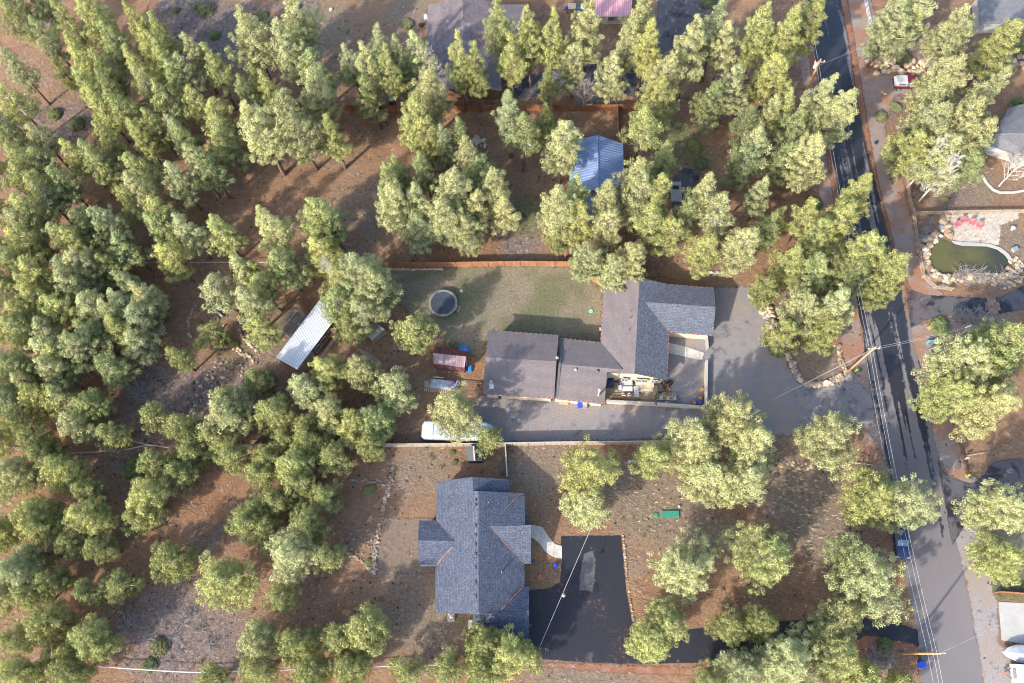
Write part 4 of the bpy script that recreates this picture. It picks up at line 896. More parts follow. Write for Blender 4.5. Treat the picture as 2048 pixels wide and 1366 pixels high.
# --- blue metal roof
BL = mat_metal_roof('blue_metal_roof', (0.165, 0.235, 0.40), math.pi / 2, 0.45, 0.6, None, 0.0)
h4 = empty('house', P(1195, 340), 0, 'small house with ribbed pale blue metal gable roof among the pines', 'house')
roof(h4, [(1141, 283, 2.8), (1195, 270, 4.7), (1197, 378, 4.7), (1138, 388, 2.8)], BL)
roof(h4, [(1195, 270, 4.7), (1246, 287, 2.8), (1249, 372, 2.8), (1197, 378, 4.7)], BL)
roof(h4, [(1148, 392, 3.2), (1206, 388, 3.2), (1206, 448, 2.4), (1146, 450, 2.4)], BL, name='porch_roof')
walls(h4, [(1141, 283), (1246, 287), (1249, 372), (1138, 388)], 2.8, M['offwhite'])
gable(h4, (1138, 388, 2.8), (1197, 378, 4.7), (1249, 372, 2.8), M['white'])
rc = MB()
for q, s_ in ((((1195, 270, 4.7), (1197, 378, 4.7), (1138, 388, 2.8), (1141, 283, 2.8)), 14), (((1195, 270, 4.7), (1197, 378, 4.7), (1249, 372, 2.8), (1246, 287, 2.8)), 14)):
    A, B, C_, D = W(h4, q)
    for i in range(1, s_ + 6):
        t = i / (s_ + 6); rc.tube([A.lerp(B, t) + Vector((0, 0, .02)), D.lerp(C_, t) + Vector((0, 0, .02))], .022, 4)
tag(rc.build('roof_rib', BL, h4), kind='stuff')
A, B = W(h4, [(1195, 270, 4.75), (1197, 378, 4.75)]); MB().tube([A, B], .10, 6).build('ridge_cap', BL, h4)
for x in (-1.6, 1.2): MB().box(P(1155, 445, 1.2) - h4.location + Vector((x, 0, 0)), (.12, .12, 2.4)).build('porch_post', M['white'], h4)
# --- grey house on the right edge
h5 = empty('house', P(2040, 260), 0, 'light grey shingled house cut by the right edge above the bare aspens', 'house')
roof(h5, [(2017, 216, 3), (2110, 190, 3), (2110, 268, 4.7), (1992, 266, 4.7)], SH_GREY)
roof(h5, [(1992, 266, 4.7), (2110, 268, 4.7), (2110, 335, 3), (1981, 291, 3)], SH_GREY)
walls(h5, [(2014, 216), (2110, 195), (2110, 330), (1985, 291)], 3, M['offwhite'])
litter(h5, [(2030, 292, 3.3), (2040, 282, 3.6), (2056, 272, 4.2)], .16, .1); litter(h5, [(2019, 219, 3.1), (2034, 226, 3.3), (2052, 234, 3.7)], .07, .1)
MB().box(P(1996, 297, 2.7) - h5.location, (3.6, 1.0, .22), -.05).build('fascia_beam', M['white'], h5)
MB().box(P(2021, 312, 2.6) - h5.location, (.5, 4.2, .2), .08).build('porch_rail', M['offwhite'], h5)
# --- pink metal roof
PK = mat_metal_roof('pink_metal_roof', (0.48, 0.25, 0.28), 0, 0.3, 0.5, None, 0.1)
h6 = empty('outbuilding', P(1222, 30), 0, 'outbuilding with faded pink metal roof at the top edge', 'building')
roof(h6, [(1183, -30, 3.4), (1264, -30, 3.4), (1264, 33, 2.5), (1183, 33, 2.5)], PK)
walls(h6, [(1183, -30), (1264, -30), (1264, 33), (1183, 33)], 2.4, M['offwhite'])
MB().box(P(1222, 37, 1.5) - h6.location, (1.0, .12, .8)).build('window', M['glass'], h6)
# --- house hidden under pines, top right
h7 = empty('house', P(2000, 45), 0, 'grey house mostly hidden under pines in the top right corner', 'house')
roof(h7, [(1955, -20, 4), (2070, -20, 4), (2070, 42, 3), (1960, 48, 3)], SH_GREY)
walls(h7, [(1955, -20), (2070, -20), (2070, 42), (1960, 48)], 3, M['offwhite'])
c = W(h7, [(1995, 52, 1.6)])[0]; window(h7, c + Vector((0, .25, 0)), (1, 0.05, 0), 2.0, 1.3)
o_ = MB().lathe([(.9, .6), (.95, .7), (.4, 1.3), (.05, 1.55)], (0, 0, 0), 8).build('umbrella', plain('teal_cloth', (0.02, 0.16, 0.26), .7), loc=P(1998, 34)); o_.location.z = 1.0
tag(o_, 'closed teal patio umbrella under the top right pines', 'umbrella'); MB().tube([(0, 0, -1), (0, 0, 1.3)], .03, 6).build('pole', M['steel'], o_)

# --- long silver shed
SIL = mat_metal_roof('silver_metal_roof', (0.52, 0.56, 0.62), math.radians(-33), 0.35, 0.5, (0.36, 0.36, 0.38), 0.25)
ls = empty('shed', P(615, 670), 0, 'long diagonal shed with silver corrugated roof and brown boards', 'shed')
roof(ls, [(639, 600, 2.7), (681, 624, 3.0), (594, 739, 3.0), (552, 715, 2.7)], SIL, th=.08)
rb_ = MB(); A, B, C_, D = W(ls, [(639, 600, 2.7), (552, 715, 2.7), (594, 739, 3.0), (681, 624, 3.0)])
for i in range(1, 36): rb_.tube([A.lerp(B, i / 36) + Vector((0, 0, .01)), D.lerp(C_, i / 36) + Vector((0, 0, .01))], .02, 4)
tag(rb_.build('roof_rib', SIL, ls), kind='stuff')
walls(ls, [(639, 600), (681, 624), (594, 739), (552, 715)], 2.75, M['brown_wood'], .12)
e0, e1 = W(ls, [(594, 739, 3.0), (681, 624, 3.0)]); ed = (e1 - e0); ed.z = 0; eL = ed.length; ed.normalize(); en = Vector((ed.y, -ed.x, 0)); erz = math.atan2(ed.y, ed.x)
def on_se(t, z, off): return Vector((e0.x, e0.y, 0)) + ed * eL * t + en * off + Vector((0, 0, z))
for t0, t1 in ((.01, .165), (.17, .335)):
    MB().box(on_se((t0 + t1) / 2, 1.35, .0), (eL * (t1 - t0) - .04, .08, 2.6), erz).build('wall_panel', M['wood'], ls)
for t in (.42, .56, .70):
    f = MB()
    for s_ in (-1, 1): f.box(on_se(t, 1.5, .0) + ed * s_ * .55, (.1, .1, 1.7), erz); f.box(on_se(t, 1.5 + s_ * .8, .0), (1.2, .1, .1), erz)
    fo = f.build('window', M['tan_wood'], ls); MB().box(on_se(t, 1.5, -.05), (1.05, .03, 1.55), erz).build('pane', M['glass'], fo)
for t in (.345, .49, .63, .78): MB().box(on_se(t, 1.4, .03), (.1, .1, 2.8), erz).build('post', M['brown_wood'], ls)
for k in range(5): MB().box(on_se(.60 + .0, .08 + .0 * k, .6 + .0) + ed * (k - 2) * 1.0, (.95, .5, .1), erz).build('foundation_plank', M['wood'], ls)
# dog run behind the shed
dr = empty('dog_run', P(580, 650), 0, 'galvanised wire pen frame attached behind the long silver shed', 'pen')
c4 = W(dr, [(592, 621), (612, 634), (580, 675), (561, 662)])
for i, (a, b_) in enumerate(zip(c4, c4[1:] + c4[:1])):
    f = MB()
    for z in (.1, .95, 1.8): f.tube([a + Vector((0, 0, z)), b_ + Vector((0, 0, z))], .035, 5)
    for k in range(1, 14): f.tube([a.lerp(b_, k / 14) + Vector((0, 0, .1)), a.lerp(b_, k / 14) + Vector((0, 0, 1.8))], .008, 3)
    f.build('wire_panel', M['steel'], dr); MB().tube([a, a + Vector((0, 0, 1.85))], .05, 6).build('post', M['steel'], dr)
up = Vector((0, 0, 1.82)); m1, m2 = (c4[0] + c4[1]) / 2, (c4[2] + c4[3]) / 2; m3, m4 = (c4[1] + c4[2]) / 2, (c4[3] + c4[0]) / 2
MB().tube([m1 + up, m2 + up], .05, 5).build('roof_bar', M['white'], dr); MB().tube([m3 + up, m4 + up], .05, 5).build('roof_bar', M['white'], dr)
tag(MB().prism([(p.x, p.y) for p in c4][::-1], 0.01, 0.03).build('pen_floor', M['soil'], dr))
for u, v, m_ in ((594, 636, 'offwhite'), (598, 648, 'white'), (590, 640, 'tan_wood')):
    tag(MB().lathe([(.10, 0), (.2, .12), (.17, .3), (.06, .4)], (0, 0, 0), 7).build('feed_bucket', M[m_], loc=P(u, v, .03)), {'offwhite': 'off-white bucket in the wire pen', 'white': 'small white bucket at the pen middle', 'tan_wood': 'tan feed bucket in the wire pen'}[m_], 'bucket')
# kayak pile beside the shed
for k, (cm, lb) in enumerate(((plain('teal_plastic', (0.01, 0.18, 0.24), .4), 'teal'), (M['deep_blue'], 'dark blue'), (M['red'], 'red'))):
    o_ = MB().lathe([(.02, -.9), (.28, -.5), (.32, 0), (.28, .5), (.02, .9)], (0, 0, 0), 8).build('kayak', cm, loc=P(660 + k * 0.8, 664 + 3 * k, .35 + .1 * k)); o_.rotation_euler = (math.pi / 2, 0, math.radians(95 + 8 * k))
    tag(o_, f'small {lb} kayak lying by the silver shed', 'kayak')
# --- little shed
ss = empty('shed', P(748, 665), 0, 'small shed with patched silver roof under the large grey-green pine', 'shed')
roof(ss, [(725, 662, 2.1), (744, 681, 2.3), (769, 658, 2.3), (750, 643, 2.1)], SIL, th=.06)
walls(ss, [(725, 662), (744, 681), (769, 658), (750, 643)], 2.1, M['brown_wood'], .12)
a, b_ = W(ss, [(745, 683, 1.4), (771, 660, 1.4)]); d = (b_ - a); MB().box((a + b_) / 2 + Vector((0, 0, -.5)), (d.length, .1, 1.5), math.atan2(d.y, d.x)).build('wall_panel', M['wood'], ss)
o_ = empty('plank_pile', P(738, 712), math.radians(-42), 'long grey planks leaning in a row below the little shed', 'planks')
for k in range(4): MB().box((0.2 * k, .22 * (k - 1.5), .1 + .05 * (k % 2)), (4.3 - .4 * k, .12, .06), .03 * k).build('plank', M['wood'], o_)
# --- dark red shed (gambrel)
RD = mat_metal_roof('dark_red_metal', (0.13, 0.045, 0.04), 0, .3, .5, (0.22, 0.12, 0.12), 0.1); MV = mat_metal_roof('faded_mauve_metal', (0.25, 0.165, 0.18), 0.1, .3, .5, (0.42, 0.34, 0.35), 0.1)
rs = empty('shed', P(900, 715), 0, 'dark red gambrel-roofed shed with faded mauve top panel', 'shed')
roof(rs, [(873, 692.5, 1.9), (937, 703, 1.9), (932, 713, 3.0), (866, 706, 3.0)], RD, th=.08)
roof(rs, [(866, 706, 3.0), (932, 713, 3.0), (929, 735, 2.7), (867, 727, 2.7)], MV, th=.08)
roof(rs, [(867, 727, 2.7), (929, 735, 2.7), (930, 742, 1.7), (867, 735, 1.7)], RD, th=.08)
walls(rs, [(871, 696), (934, 705), (929, 740), (867, 733)], 1.9, M['darkgrey'], .15)
gable(rs, (937, 703, 1.9), (931, 720, 3.0), (930, 742, 1.7), M['darkgrey'], inset=.15)
MB().box(P(933, 724, .9) - rs.location, (.08, 1.3, 1.7)).build('door', M['steel'], rs)
# --- tiny dark shed with white ridge
ts = empty('shed', P(949, 912), 0, 'tiny dark shed with a white ridge strip below the long fence', 'shed')
roof(ts, [(932, 893, 2.1), (947.5, 892, 2.6), (949.5, 921, 2.6), (933.5, 922, 2.1)], M['darkgrey'], th=.06)
roof(ts, [(947.5, 892, 2.6), (964, 893, 2.1), (965, 922, 2.1), (949.5, 921, 2.6)], M['darkgrey'], th=.06)
a, b_ = W(ts, [(947.5, 892, 2.66), (949.5, 921, 2.66)]); MB().tube([a, b_], .12, 6).build('ridge_cap', M['white'], ts)
walls(ts, [(932, 893), (964, 893), (965, 922), (933.5, 922)], 2.1, M['black'], .12)

# ------------------------------------------------------------------ fences
def path_pts(path, step=None):
    return [P(u, v) for u, v in path]
def fence(label, path, h, bmat, bw=0.14, gap=0.012, cap=None, step=2.4, rails=(0.3, 0.85), lean=0.0, name='board_fence', cat='fence', th=.03, pickets=True):
    pts = path_pts(path); o = empty(name, pts[0], 0, label, cat); pts = [p - o.location for p in pts]
    r = random.Random(len(pts) + int(path[0][0])); bd = MB()
    for a, b_ in zip(pts, pts[1:]):
        d = b_ - a; L = d.length; d.normalize(); rz = math.atan2(d.y, d.x); nrm = Vector((-d.y, d.x, 0))
        k = max(1, int(round(L / step)))
        for i in range(k + 1):
            if i == k and b_ is not pts[-1]: continue
            p = a + d * L * i / k - nrm * .06; MB().box(p + Vector((0, 0, h * .52)), (.10, .10, h * 1.04), rz).build('post', bmat, o)
        for z in rails: 
            p = (a + b_) / 2; MB().box(p + Vector((0, 0, h * z)) - nrm * .035, (L, .045, .09), rz).build('rail', bmat, o)
        if cap: MB().box((a + b_) / 2 + Vector((0, 0, h + .04)), (L + .05, .16, .05), rz).build('cap_rail', cap, o)
        if pickets:
            n = int(L / (bw + gap))
            for i in range(n):
                p = a + d * (i + .5) * L / n + nrm * r.uniform(-.008, .02)
                bd.box(p + Vector((0, 0, h / 2 + r.uniform(-.03, .02))), (bw, th, h), rz + r.uniform(-.02, .02))
    if pickets: tag(bd.build('board', bmat, o), kind='stuff')
    return o
fence('tall cedar board fence between the upper pines and the lawn', [(757, 534), (880, 534.5), (1040, 532), (1141, 533), (1208, 577)], 1.8, M['cedar'])
fence('dark cedar board fence crossing behind the upper pines', [(560, 223), (760, 223), (980, 223), (1234, 222), (1300, 222)], 1.8, M['cedar_dark'])
fence('short cedar fence running down to the blue roofed house', [(1234, 222), (1236, 300)], 1.8, M['cedar'])
fence('cedar fence remnant behind pines left of the road', [(1440, 226), (1530, 212)], 1.8, M['cedar_dark'])
fence('long weathered board fence with pale top rail below gravel drive', [(500, 895), (760, 894), (960, 893), (1120, 890), (1240, 889), (1385, 887)], 1.8, M['wood'], cap=M['offwhite'])
fence('short grey fence linking the long fence to the shingled house', [(1011, 893), (1015, 957)], 1.5, M['wood'], cap=M['offwhite'])
fence('red-brown board fence at the right edge above the slab', [(1990, 1184), (2030, 1187), (2075, 1190)], 1.5, M['cedar'])
def rail_fence(label, path, h, mat, n=1, r_=.05, step=2.6, name='rail_fence', heights=None):
    pts = path_pts(path); o = empty(name, pts[0], 0, label, 'fence'); pts = [p - o.location for p in pts]
    for z in (heights or [h]):
        for a, b_ in zip(pts, pts[1:]): MB().tube([a + Vector((0, 0, z)), b_ + Vector((0, 0, z))], r_, 5).build('rail', mat, o)
    for a, b_ in zip(pts, pts[1:]):
        k = max(1, int(round((b_ - a).length / step)))
        for i in range(k): MB().tube([a.lerp(b_, i / k), a.lerp(b_, i / k) + Vector((0, 0, h + .05))], .05, 5).build('post', mat, o)
    return o
rail_fence('thin pale rail fence crossing the middle left forest', [(222, 531), (400, 531), (600, 531), (757, 534)], 1.2, M['offwhite'], heights=[1.2], r_=.06)
rail_fence('short pale rail fence glimpsed in the upper left forest', [(258, 216), (360, 215), (450, 214)], 1.2, M['offwhite'], heights=[1.2], r_=.05)
rail_fence('curving pale pipe rail across the bottom left forest', [(160, 1328), (250, 1336), (342, 1342), (410, 1345), (500, 1341), (630, 1338), (755, 1333), (935, 1328)], 1.0, M['white'], heights=[1.0], r_=.075)
rail_fence('pale forked rail left of the long weathered fence', [(98, 912), (200, 907), (262, 902), (302, 893), (340, 898), (420, 896), (500, 895)], 1.1, M['offwhite'], heights=[1.1], r_=.075)
rail_fence('short pale rail branch meeting the fork from above', [(225, 860), (262, 883), (302, 893)], 1.1, M['offwhite'], heights=[1.1], r_=.065)
rail_fence('white three-rail pipe fence by the top road shoulder', [(1722, -40), (1728, 8), (1740, 64), (1750, 118)], 1.3, M['white'], heights=[.45, .85, 1.25], r_=.05, step=2.2)
rail_fence('small pale pipe rail standing in the upper left clearing', [(182, 292), (186, 270)], 1.0, M['offwhite'], heights=[1.0], r_=.035)
rail_fence('bent pale pipe rail in the left forest', [(160, 385), (158, 401), (176, 434)], 0.9, M['offwhite'], heights=[.9], r_=.05)
fence('brown picket fence curving round the left side of the pond', [(1810, 330), (1816, 400), (1824, 425), (1833, 490), (1844, 555), (1868, 577), (1902, 581)], 1.1, M['wood'], bw=.10, gap=.10, step=2.0)
fence('brown picket fence above the pond terrace', [(1822, 430), (1930, 427), (2075, 425)], 1.1, M['wood'], bw=.10, gap=.08, step=2.0)
fence('dark low plank fence between gravel verge and pine bed', [(1903, 800), (1912, 862), (1922, 905), (1932, 948)], 0.6, M['brown_wood'], bw=.2, gap=.02, step=2.0)
rail_fence('dark wire and post fence round the right edge lawn', [(1985, 1018), (1962, 1042), (1972, 1090), (1981, 1130), (1990, 1184)], 1.2, M['darkgrey'], heights=[.6, 1.2], r_=.03)
# pale patio wall
pw = empty('patio_wall', P(1409, 818), 0, 'low pale capped wall round the patio and gravel court', 'wall')
for a, b_ in (((1214, 806), (1310, 811)), ((1310, 811), (1409, 818)), ((1409, 818), (1411, 726))):
    A, B = W(pw, [(*a, 0), (*b_, 0)]); d = B - A; rz = math.atan2(d.y, d.x)
    MB().box((A + B) / 2 + Vector((0, 0, .5)), (d.length, .2, 1.0), rz).build('wall_panel', M['cream'], pw)
    MB().box((A + B) / 2 + Vector((0, 0, 1.04)), (d.length + .2, .36, .07), rz).build('wall_cap', M['offwhite'], pw)
pl_ = P(1412, 678); q = empty('patio_wall', pl_, 0, 'short pale wall stub at the garage corner', 'wall')
A, B = W(q, [(1413, 676, 0), (1412, 700, 0)]); MB().box((A + B) / 2 + Vector((0, 0, .5)), (.25, (B - A).length, 1.0)).build('wall_panel', M['offwhite'], q)

# ------------------------------------------------------------------ patio
pt = MB().prism([tuple(P(*p).xy) for p in ((1212, 806), (1207, 764), (1330, 772), (1316, 784), (1313, 812))], 0.012, 0.12).build('flagstone_patio', plain('flagstone', (0.30, 0.25, 0.17), .9, .35, 1.1, bmp=.02)); pt['kind'] = 'structure'
def furn(name, label, cat, px, h, parts, rz=0.0):
    b0 = P(*px); o = empty(name, (b0.x, b0.y, h), rz, label, cat)
    for nm, m_, c, d in parts: MB().box(c, d).build(nm, M[m_], o)
    return o
def table(w, d, z, top='white', leg='offwhite'):
    return [('table_top', top, (0, 0, z), (w, d, .06))] + [('leg', leg, (sx * (w / 2 - .08), sy * (d / 2 - .08), z / 2 - .02), (.07, .07, z)) for sx in (-1, 1) for sy in (-1, 1)]
furn('table', 'long pale patio table behind the two white chairs', 'table', (1253, 781), .12, table(1.5, .7, .74))
furn('cabinet', 'small white cabinet left of the long patio table', 'cabinet', (1238, 779), .12, [('body', 'offwhite', (0, 0, .45), (.5, .6, .85)), ('cabinet_top', 'white', (0, 0, .9), (.56, .66, .05))])
furn('sofa', 'white two-seat patio sofa against the cream wall', 'sofa', (1251, 768), .12, [('seat', 'white', (0, -.05, .38), (1.6, .8, .24)), ('backrest', 'white', (0, .38, .65), (1.6, .18, .55)), ('armrest', 'offwhite', (-.85, 0, .45), (.15, .9, .55)), ('armrest', 'offwhite', (.85, 0, .45), (.15, .9, .55))])
furn('lounger', 'white sun lounger right of the patio table', 'lounger', (1272, 786), .12, [('seat', 'white', (0, -.2, .35), (.68, 1.1, .12)), ('backrest', 'white', (0, .55, .5), (.68, .5, .12)), ('leg', 'offwhite', (-.3, -.6, .15), (.06, .06, .3)), ('leg', 'offwhite', (.3, -.6, .15), (.06, .06, .3)), ('leg', 'offwhite', (-.3, .5, .15), (.06, .06, .3)), ('leg', 'offwhite', (.3, .5, .15), (.06, .06, .3))])
for k, (u, lb) in enumerate(((1246, 'left'), (1257.5, 'right'))):
    furn('chair', f'{lb} one of two white patio chairs below the table', 'chair', (u, 791), .12, [('seat', 'white', (0, 0, .42), (.5, .48, .07)), ('backrest', 'white', (0, -.26, .68), (.5, .07, .5))] + [('leg', 'offwhite', (sx * .2, sy * .2, .2), (.05, .05, .4)) for sx in (-1, 1) for sy in (-1, 1)])
furn('deck_steps', 'cream painted step platform below the house windows', 'steps', (1288, 771), .12, [('step', 'cream', (0, 0, .2), (2.5, 1.0, .4)), ('step', 'cream', (0, -.35, .08), (2.5, 1.3, .16)), ('railing', 'white', (1.25, 0, .6), (.07, 1.0, .8))])
o_ = MB().lathe([(.04, 0), (.04, .7), (.42, .72), (.42, .76)], (0, 0, 0), 16).build('round_table', M['white'], loc=P(1229, 757, .12)); tag(o_, 'round white table in the patio corner by the tub', 'table')
o_ = empty('hot_tub', (P(1218, 768).x, P(1218, 768).y, .12), 0, 'dark navy hot tub in the shaded patio corner', 'hot tub')
MB().box((0, 0, .4), (1.3, 1.2, .8), top=.97).build('shell', M['darkgrey'], o_); MB().box((0, 0, .85), (1.25, 1.15, .08)).build('cover', M['navy'], o_)
furn('grill', 'black covered grill at the end of the patio', 'grill', (1319, 780), 0.02, [('body', 'black', (0, 0, .55), (.6, 1.1, .7)), ('lid', 'darkgrey', (0, 0, 1.0), (.55, 1.0, .25)), ('leg', 'black', (-.25, -.45, .1), (.06, .06, .2)), ('leg', 'black', (.25, -.45, .1), (.06, .06, .2)), ('leg', 'black', (-.25, .45, .1), (.06, .06, .2)), ('leg', 'black', (.25, .45, .1), (.06, .06, .2))])
o_ = empty('firewood_pile', P(1333, 773), 0, 'pile of orange split firewood and dark logs by the house corner', 'firewood')
for k in range(14): MB().box((rnd.uniform(-.5, .6), rnd.uniform(-.6, .7), .12 + .1 * (k % 3)), (.13, .55, .12), rnd.uniform(-.5, .9)).build('log', M['orange'] if k % 2 else M['brown_wood'], o_)
o_ = MB().lathe([(.35, 0), (.42, .1), (.38, .35), (.2, .5)], (0, 0, 0), 9).build('tarp_bundle', M['black'], loc=P(1340, 766)); tag(o_, 'round black cover beside the firewood pile', 'cover')
k = 0
pbx = None
for j in range(2):
    for i in range(6):
        u, v = 1314.5 + i * 6.7 + .5 * j, 789.5 + 7.6 * j + i * .25
        o_ = empty('planter_box', P(u, v), math.radians(-3), f'{ORD[i]} wooden planter box in the {"upper" if j == 0 else "lower"} planter row', 'planter', 'wooden planter boxes beside the patio')
        for s_ in (-1, 1):
            MB().box((s_ * .23, 0, .2), (.05, .5, .4)).build('side_board', M['tan_wood' if (i + j) % 3 else 'wood'], o_)
            MB().box((0, s_ * .23, .2), (.41, .05, .4)).build('side_board', M['tan_wood' if (i + j) % 3 else 'wood'], o_)
        MB().box((0, 0, .16), (.40, .40, .3)).build('soil', M['soil'] if (i * j) % 2 == 0 else M['concrete'], o_)
furn('storage_bin', 'dark bin in front of the lower planter row', 'bin', (1323, 808), .02, [('body', 'black', (0, 0, .3), (.8, .55, .6)), ('lid', 'darkgrey', (0, 0, .63), (.84, .6, .06))])
furn('storage_box', 'white box beside the dark bin on the patio edge', 'box', (1332, 808), .02, [('body', 'white', (0, 0, .25), (.32, .45, .5)), ('lid', 'offwhite', (0, 0, .52), (.36, .5, .04))])
for u, v, m_, lb in ((1387, 808, 'terracotta', 'lower left terracotta seat pad stool in the court corner'), (1399, 798, 'terracotta', 'upper terracotta seat pad stool in the court corner'), (1398, 807, 'deep_blue', 'blue-topped stool in the court corner')):
    furn('stool', lb, 'stool', (u, v), .01, [('frame', 'brown_wood', (0, 0, .3), (.62, .62, .5)), ('cushion', m_, (0, 0, .58), (.5, .5, .09))])
o_ = MB().lathe([(.2, 0), (.3, .35), (.26, .38)], (0, 0, 0), 12).build('flower_pot', M['orange'], loc=P(1403, 780)); tag(o_, 'round ochre pot against the east court wall', 'pot')
dk = empty('deck_railing', P(1262, 804), 0, 'dark timber rails running along the inside of the patio wall', 'railing')
for z, dy in ((.5, 0.0), (.75, .28), (.95, .56)):
    MB().box((0, .25 + dy, z), (7.2, .09, .05), math.radians(-3.2)).build('rail', M['brown_wood'], dk)
for x in (-3.4, -1.2, 1.2, 3.4): MB().box((x, .5, .45), (.09, .5, .9)).build('post', M['brown_wood'], dk)

# ------------------------------------------------------------------ yard things
tp = empty('trampoline', (P(886, 612).x, P(886, 612).y, 0), 0, 'round trampoline with dark mat and pale rim on the lawn', 'trampoline')
tp.location = (P(886, 606, .85).x, P(886, 606, .85).y, 0)
MB().lathe([(1.80, .85), (1.80, .86), (.01, .86)], (0, 0, 0), 40).build('jumping_mat', plain('trampoline_mat', (0.035, 0.042, 0.06), .8, .2, .6), tp)
MB().lathe([(1.80, .87), (1.83, .91), (2.05, .90), (2.08, .86), (2.05, .82), (1.80, .83)], (0, 0, 0), 40, 0, False).build('rim_pad', plain('faded_pad', (0.15, 0.17, 0.15), .7), tp)
MB().tube([(2.09 * math.cos(t * math.pi / 20), 2.09 * math.sin(t * math.pi / 20), .86) for t in range(41)], .035, 5).build('frame', M['steel'], tp)
for k in range(8):
    a = k * math.pi / 4 + .3; MB().tube([(2.05 * math.cos(a), 2.05 * math.sin(a), .86), (2.05 * math.cos(a), 2.05 * math.sin(a), 0)], .03, 5).build('leg', M['steel'], tp)
furn('step_box', 'small wooden step box leaning by the trampoline rim', 'steps', (916, 618), 0, [('step', 'wood', (-.18, 0, .3), (.22, .85, .06)), ('step', 'wood', (.18, 0, .15), (.22, .85, .06)), ('side_panel', 'wood', (0, .4, .14), (.6, .04, .26)), ('side_panel', 'wood', (0, -.4, .14), (.6, .04, .26))], math.radians(-25))
tag(MB().lathe([(.28, 0), (.28, .12), (.05, .16)], (0, 0, 0), 10).build('irrigation_cover', M['offwhite'], loc=P(923, 582)), 'small white sprinkler cover by the trampoline', 'cover')
tag(MB().lathe([(.34, 0), (.34, .1), (.28, .13), (.02, .14)], (0, 0, 0), 16).build('septic_lid', M['mint'], loc=P(1182, 622)), 'round mint green lid in pale lawn near the house', 'lid')
tag(MB().lathe([(.32, 0), (.32, .1), (.26, .14), (.02, .15)], (0, 0, 0), 16).build('septic_lid', M['green_plastic'], loc=P(1312, 1030)), 'round dark green lid beside the long green lid', 'lid')
o_ = MB().box((0, 0, .12), (2.45, 1.0, .24), top=.96).build('septic_lid', M['green_plastic'], loc=P(1340, 1029)); tag(o_, 'long rectangular green lid on the dry grass lot', 'lid')
for x in (-.9, 0, .9): MB().box((x, 0, .25), (.05, .95, .03)).build('rib', M['green_plastic'], o_)
tag(MB().lathe([(.12, 0), (.2, .2), (.1, .3)], (0, 0, 0), 7).build('white_stone', M['white'], loc=P(1358, 1013)), 'small white stone above the long green lid', 'stone')
furn('air_conditioner', 'white air conditioner unit below the shingled house', 'air conditioner', (903, 1235), 0, [('housing', 'offwhite', (0, 0, .4), (.85, .85, .8)), ('base', 'concrete', (0, 0, .03), (1.0, 1.0, .06))])
ac = [o for o in bpy.data.objects if o.name.startswith('air_conditioner')][0]
MB().lathe([(.34, .81), (.36, .83), (.30, .84), (.30, .815)], (0, 0, 0), 20, 0, False).build('fan_ring', M['black'], ac)
for k in range(3): MB().box((.15 * math.cos(k * 2.094), .15 * math.sin(k * 2.094), .84), (.28, .10, .02), k * 2.094).build('fan_blade', M['white'], ac)
furn('utility_box', 'pale concrete box beside the shingled garage wall', 'box', (941, 1249), 0, [('body', 'concrete', (0, 0, .2), (.5, 1.1, .4)), ('lid', 'offwhite', (0, 0, .42), (.54, 1.14, .05))])
furn('plank', 'single pale plank lying on the dirt patio edge', 'plank', (837, 1155), 0, [('board', 'offwhite', (0, 0, .03), (.85, .09, .05))], math.radians(28))
furn('utility_box', 'grey meter box on the lawn side of the house wall', 'box', (1200, 664), 0.6, [('body', 'steel', (0, 0, .3), (.3, .45, .6)), ('lid', 'offwhite', (0, 0, .62), (.34, .5, .04))])
# paddling pool, bins, tubs
o_ = empty('paddling_pool', P(928, 701), 0, 'round blue paddling pool behind the dark red shed', 'paddling pool')
MB().lathe([(.70, 0), (.78, .3), (.70, .31), (.62, .08), (.01, .07)], (0, 0, 0), 20).build('pool_shell', M['blue_plastic'], o_)
for k, m_ in enumerate(('white', 'red', 'white', 'orange')): MB().lathe([(.03, 0), (.12, .08), (.10, .2), (.03, .25)], (.18 * math.cos(k * 1.7), .18 * math.sin(k * 1.7), .08), 7).build('toy', M[m_], o_)
o_ = empty('kiddie_slide', P(940, 738), 0, 'bright blue plastic tub by the dark red shed door', 'tub')
MB().box((0, 0, .22), (.55, 1.05, .44), top=.9).build('body', M['blue_plastic'], o_); MB().box((0, 0, .46), (.4, .85, .05)).build('lid', M['blue_plastic'], o_); o_.name = 'plastic_tub'
tpile = empty('tarp_pile', P(886, 771), math.radians(-6), 'pallets and lumber under a torn grey and blue tarp', 'tarp pile')
def lumpy(name, w, d, h, m, parent, loc, seed, n=14, rz=0.0):
    r = random.Random(seed); vs = []; fs = []
    for j in range(n):
        for i in range(n):
            x = (i / (n - 1) - .5) * w; y = (j / (n - 1) - .5) * d; e = min(i, n - 1 - i, j, n - 1 - j)
            z = h * min(1, e / 1.4) * (1 + r.uniform(-.14, .14)) if e else 0
            if e == 1: x *= .97; y *= .97
            vs.append((x + r.uniform(-.03, .03), y + r.uniform(-.03, .03), z))
    fs = [(j * n + i, j * n + i + 1, (j + 1) * n + i + 1, (j + 1) * n + i) for j in range(n - 1) for i in range(n - 1)]
    return MB().add(vs, fs).build(name, m, parent, True, loc, rz)
lumpy('grey_tarp', 3.4, 1.5, .75, M['tarp_grey'], tpile, (-.35, .1, 0), 3); lumpy('blue_tarp', 1.0, 1.8, .8, M['deep_blue'], tpile, (1.75, 0, 0), 4, 8)
for k in range(12): MB().box((-2.5 + .3 * k, -.95, .35), (.12, .5, .08), .05).build('pallet_slat', M['tan_wood'], tpile)
for k in range(5): MB().box((-2.6 + .14 * k, -.1, .3), (.09, 1.0, .06), .1).build('pallet_slat', M['tan_wood'], tpile)
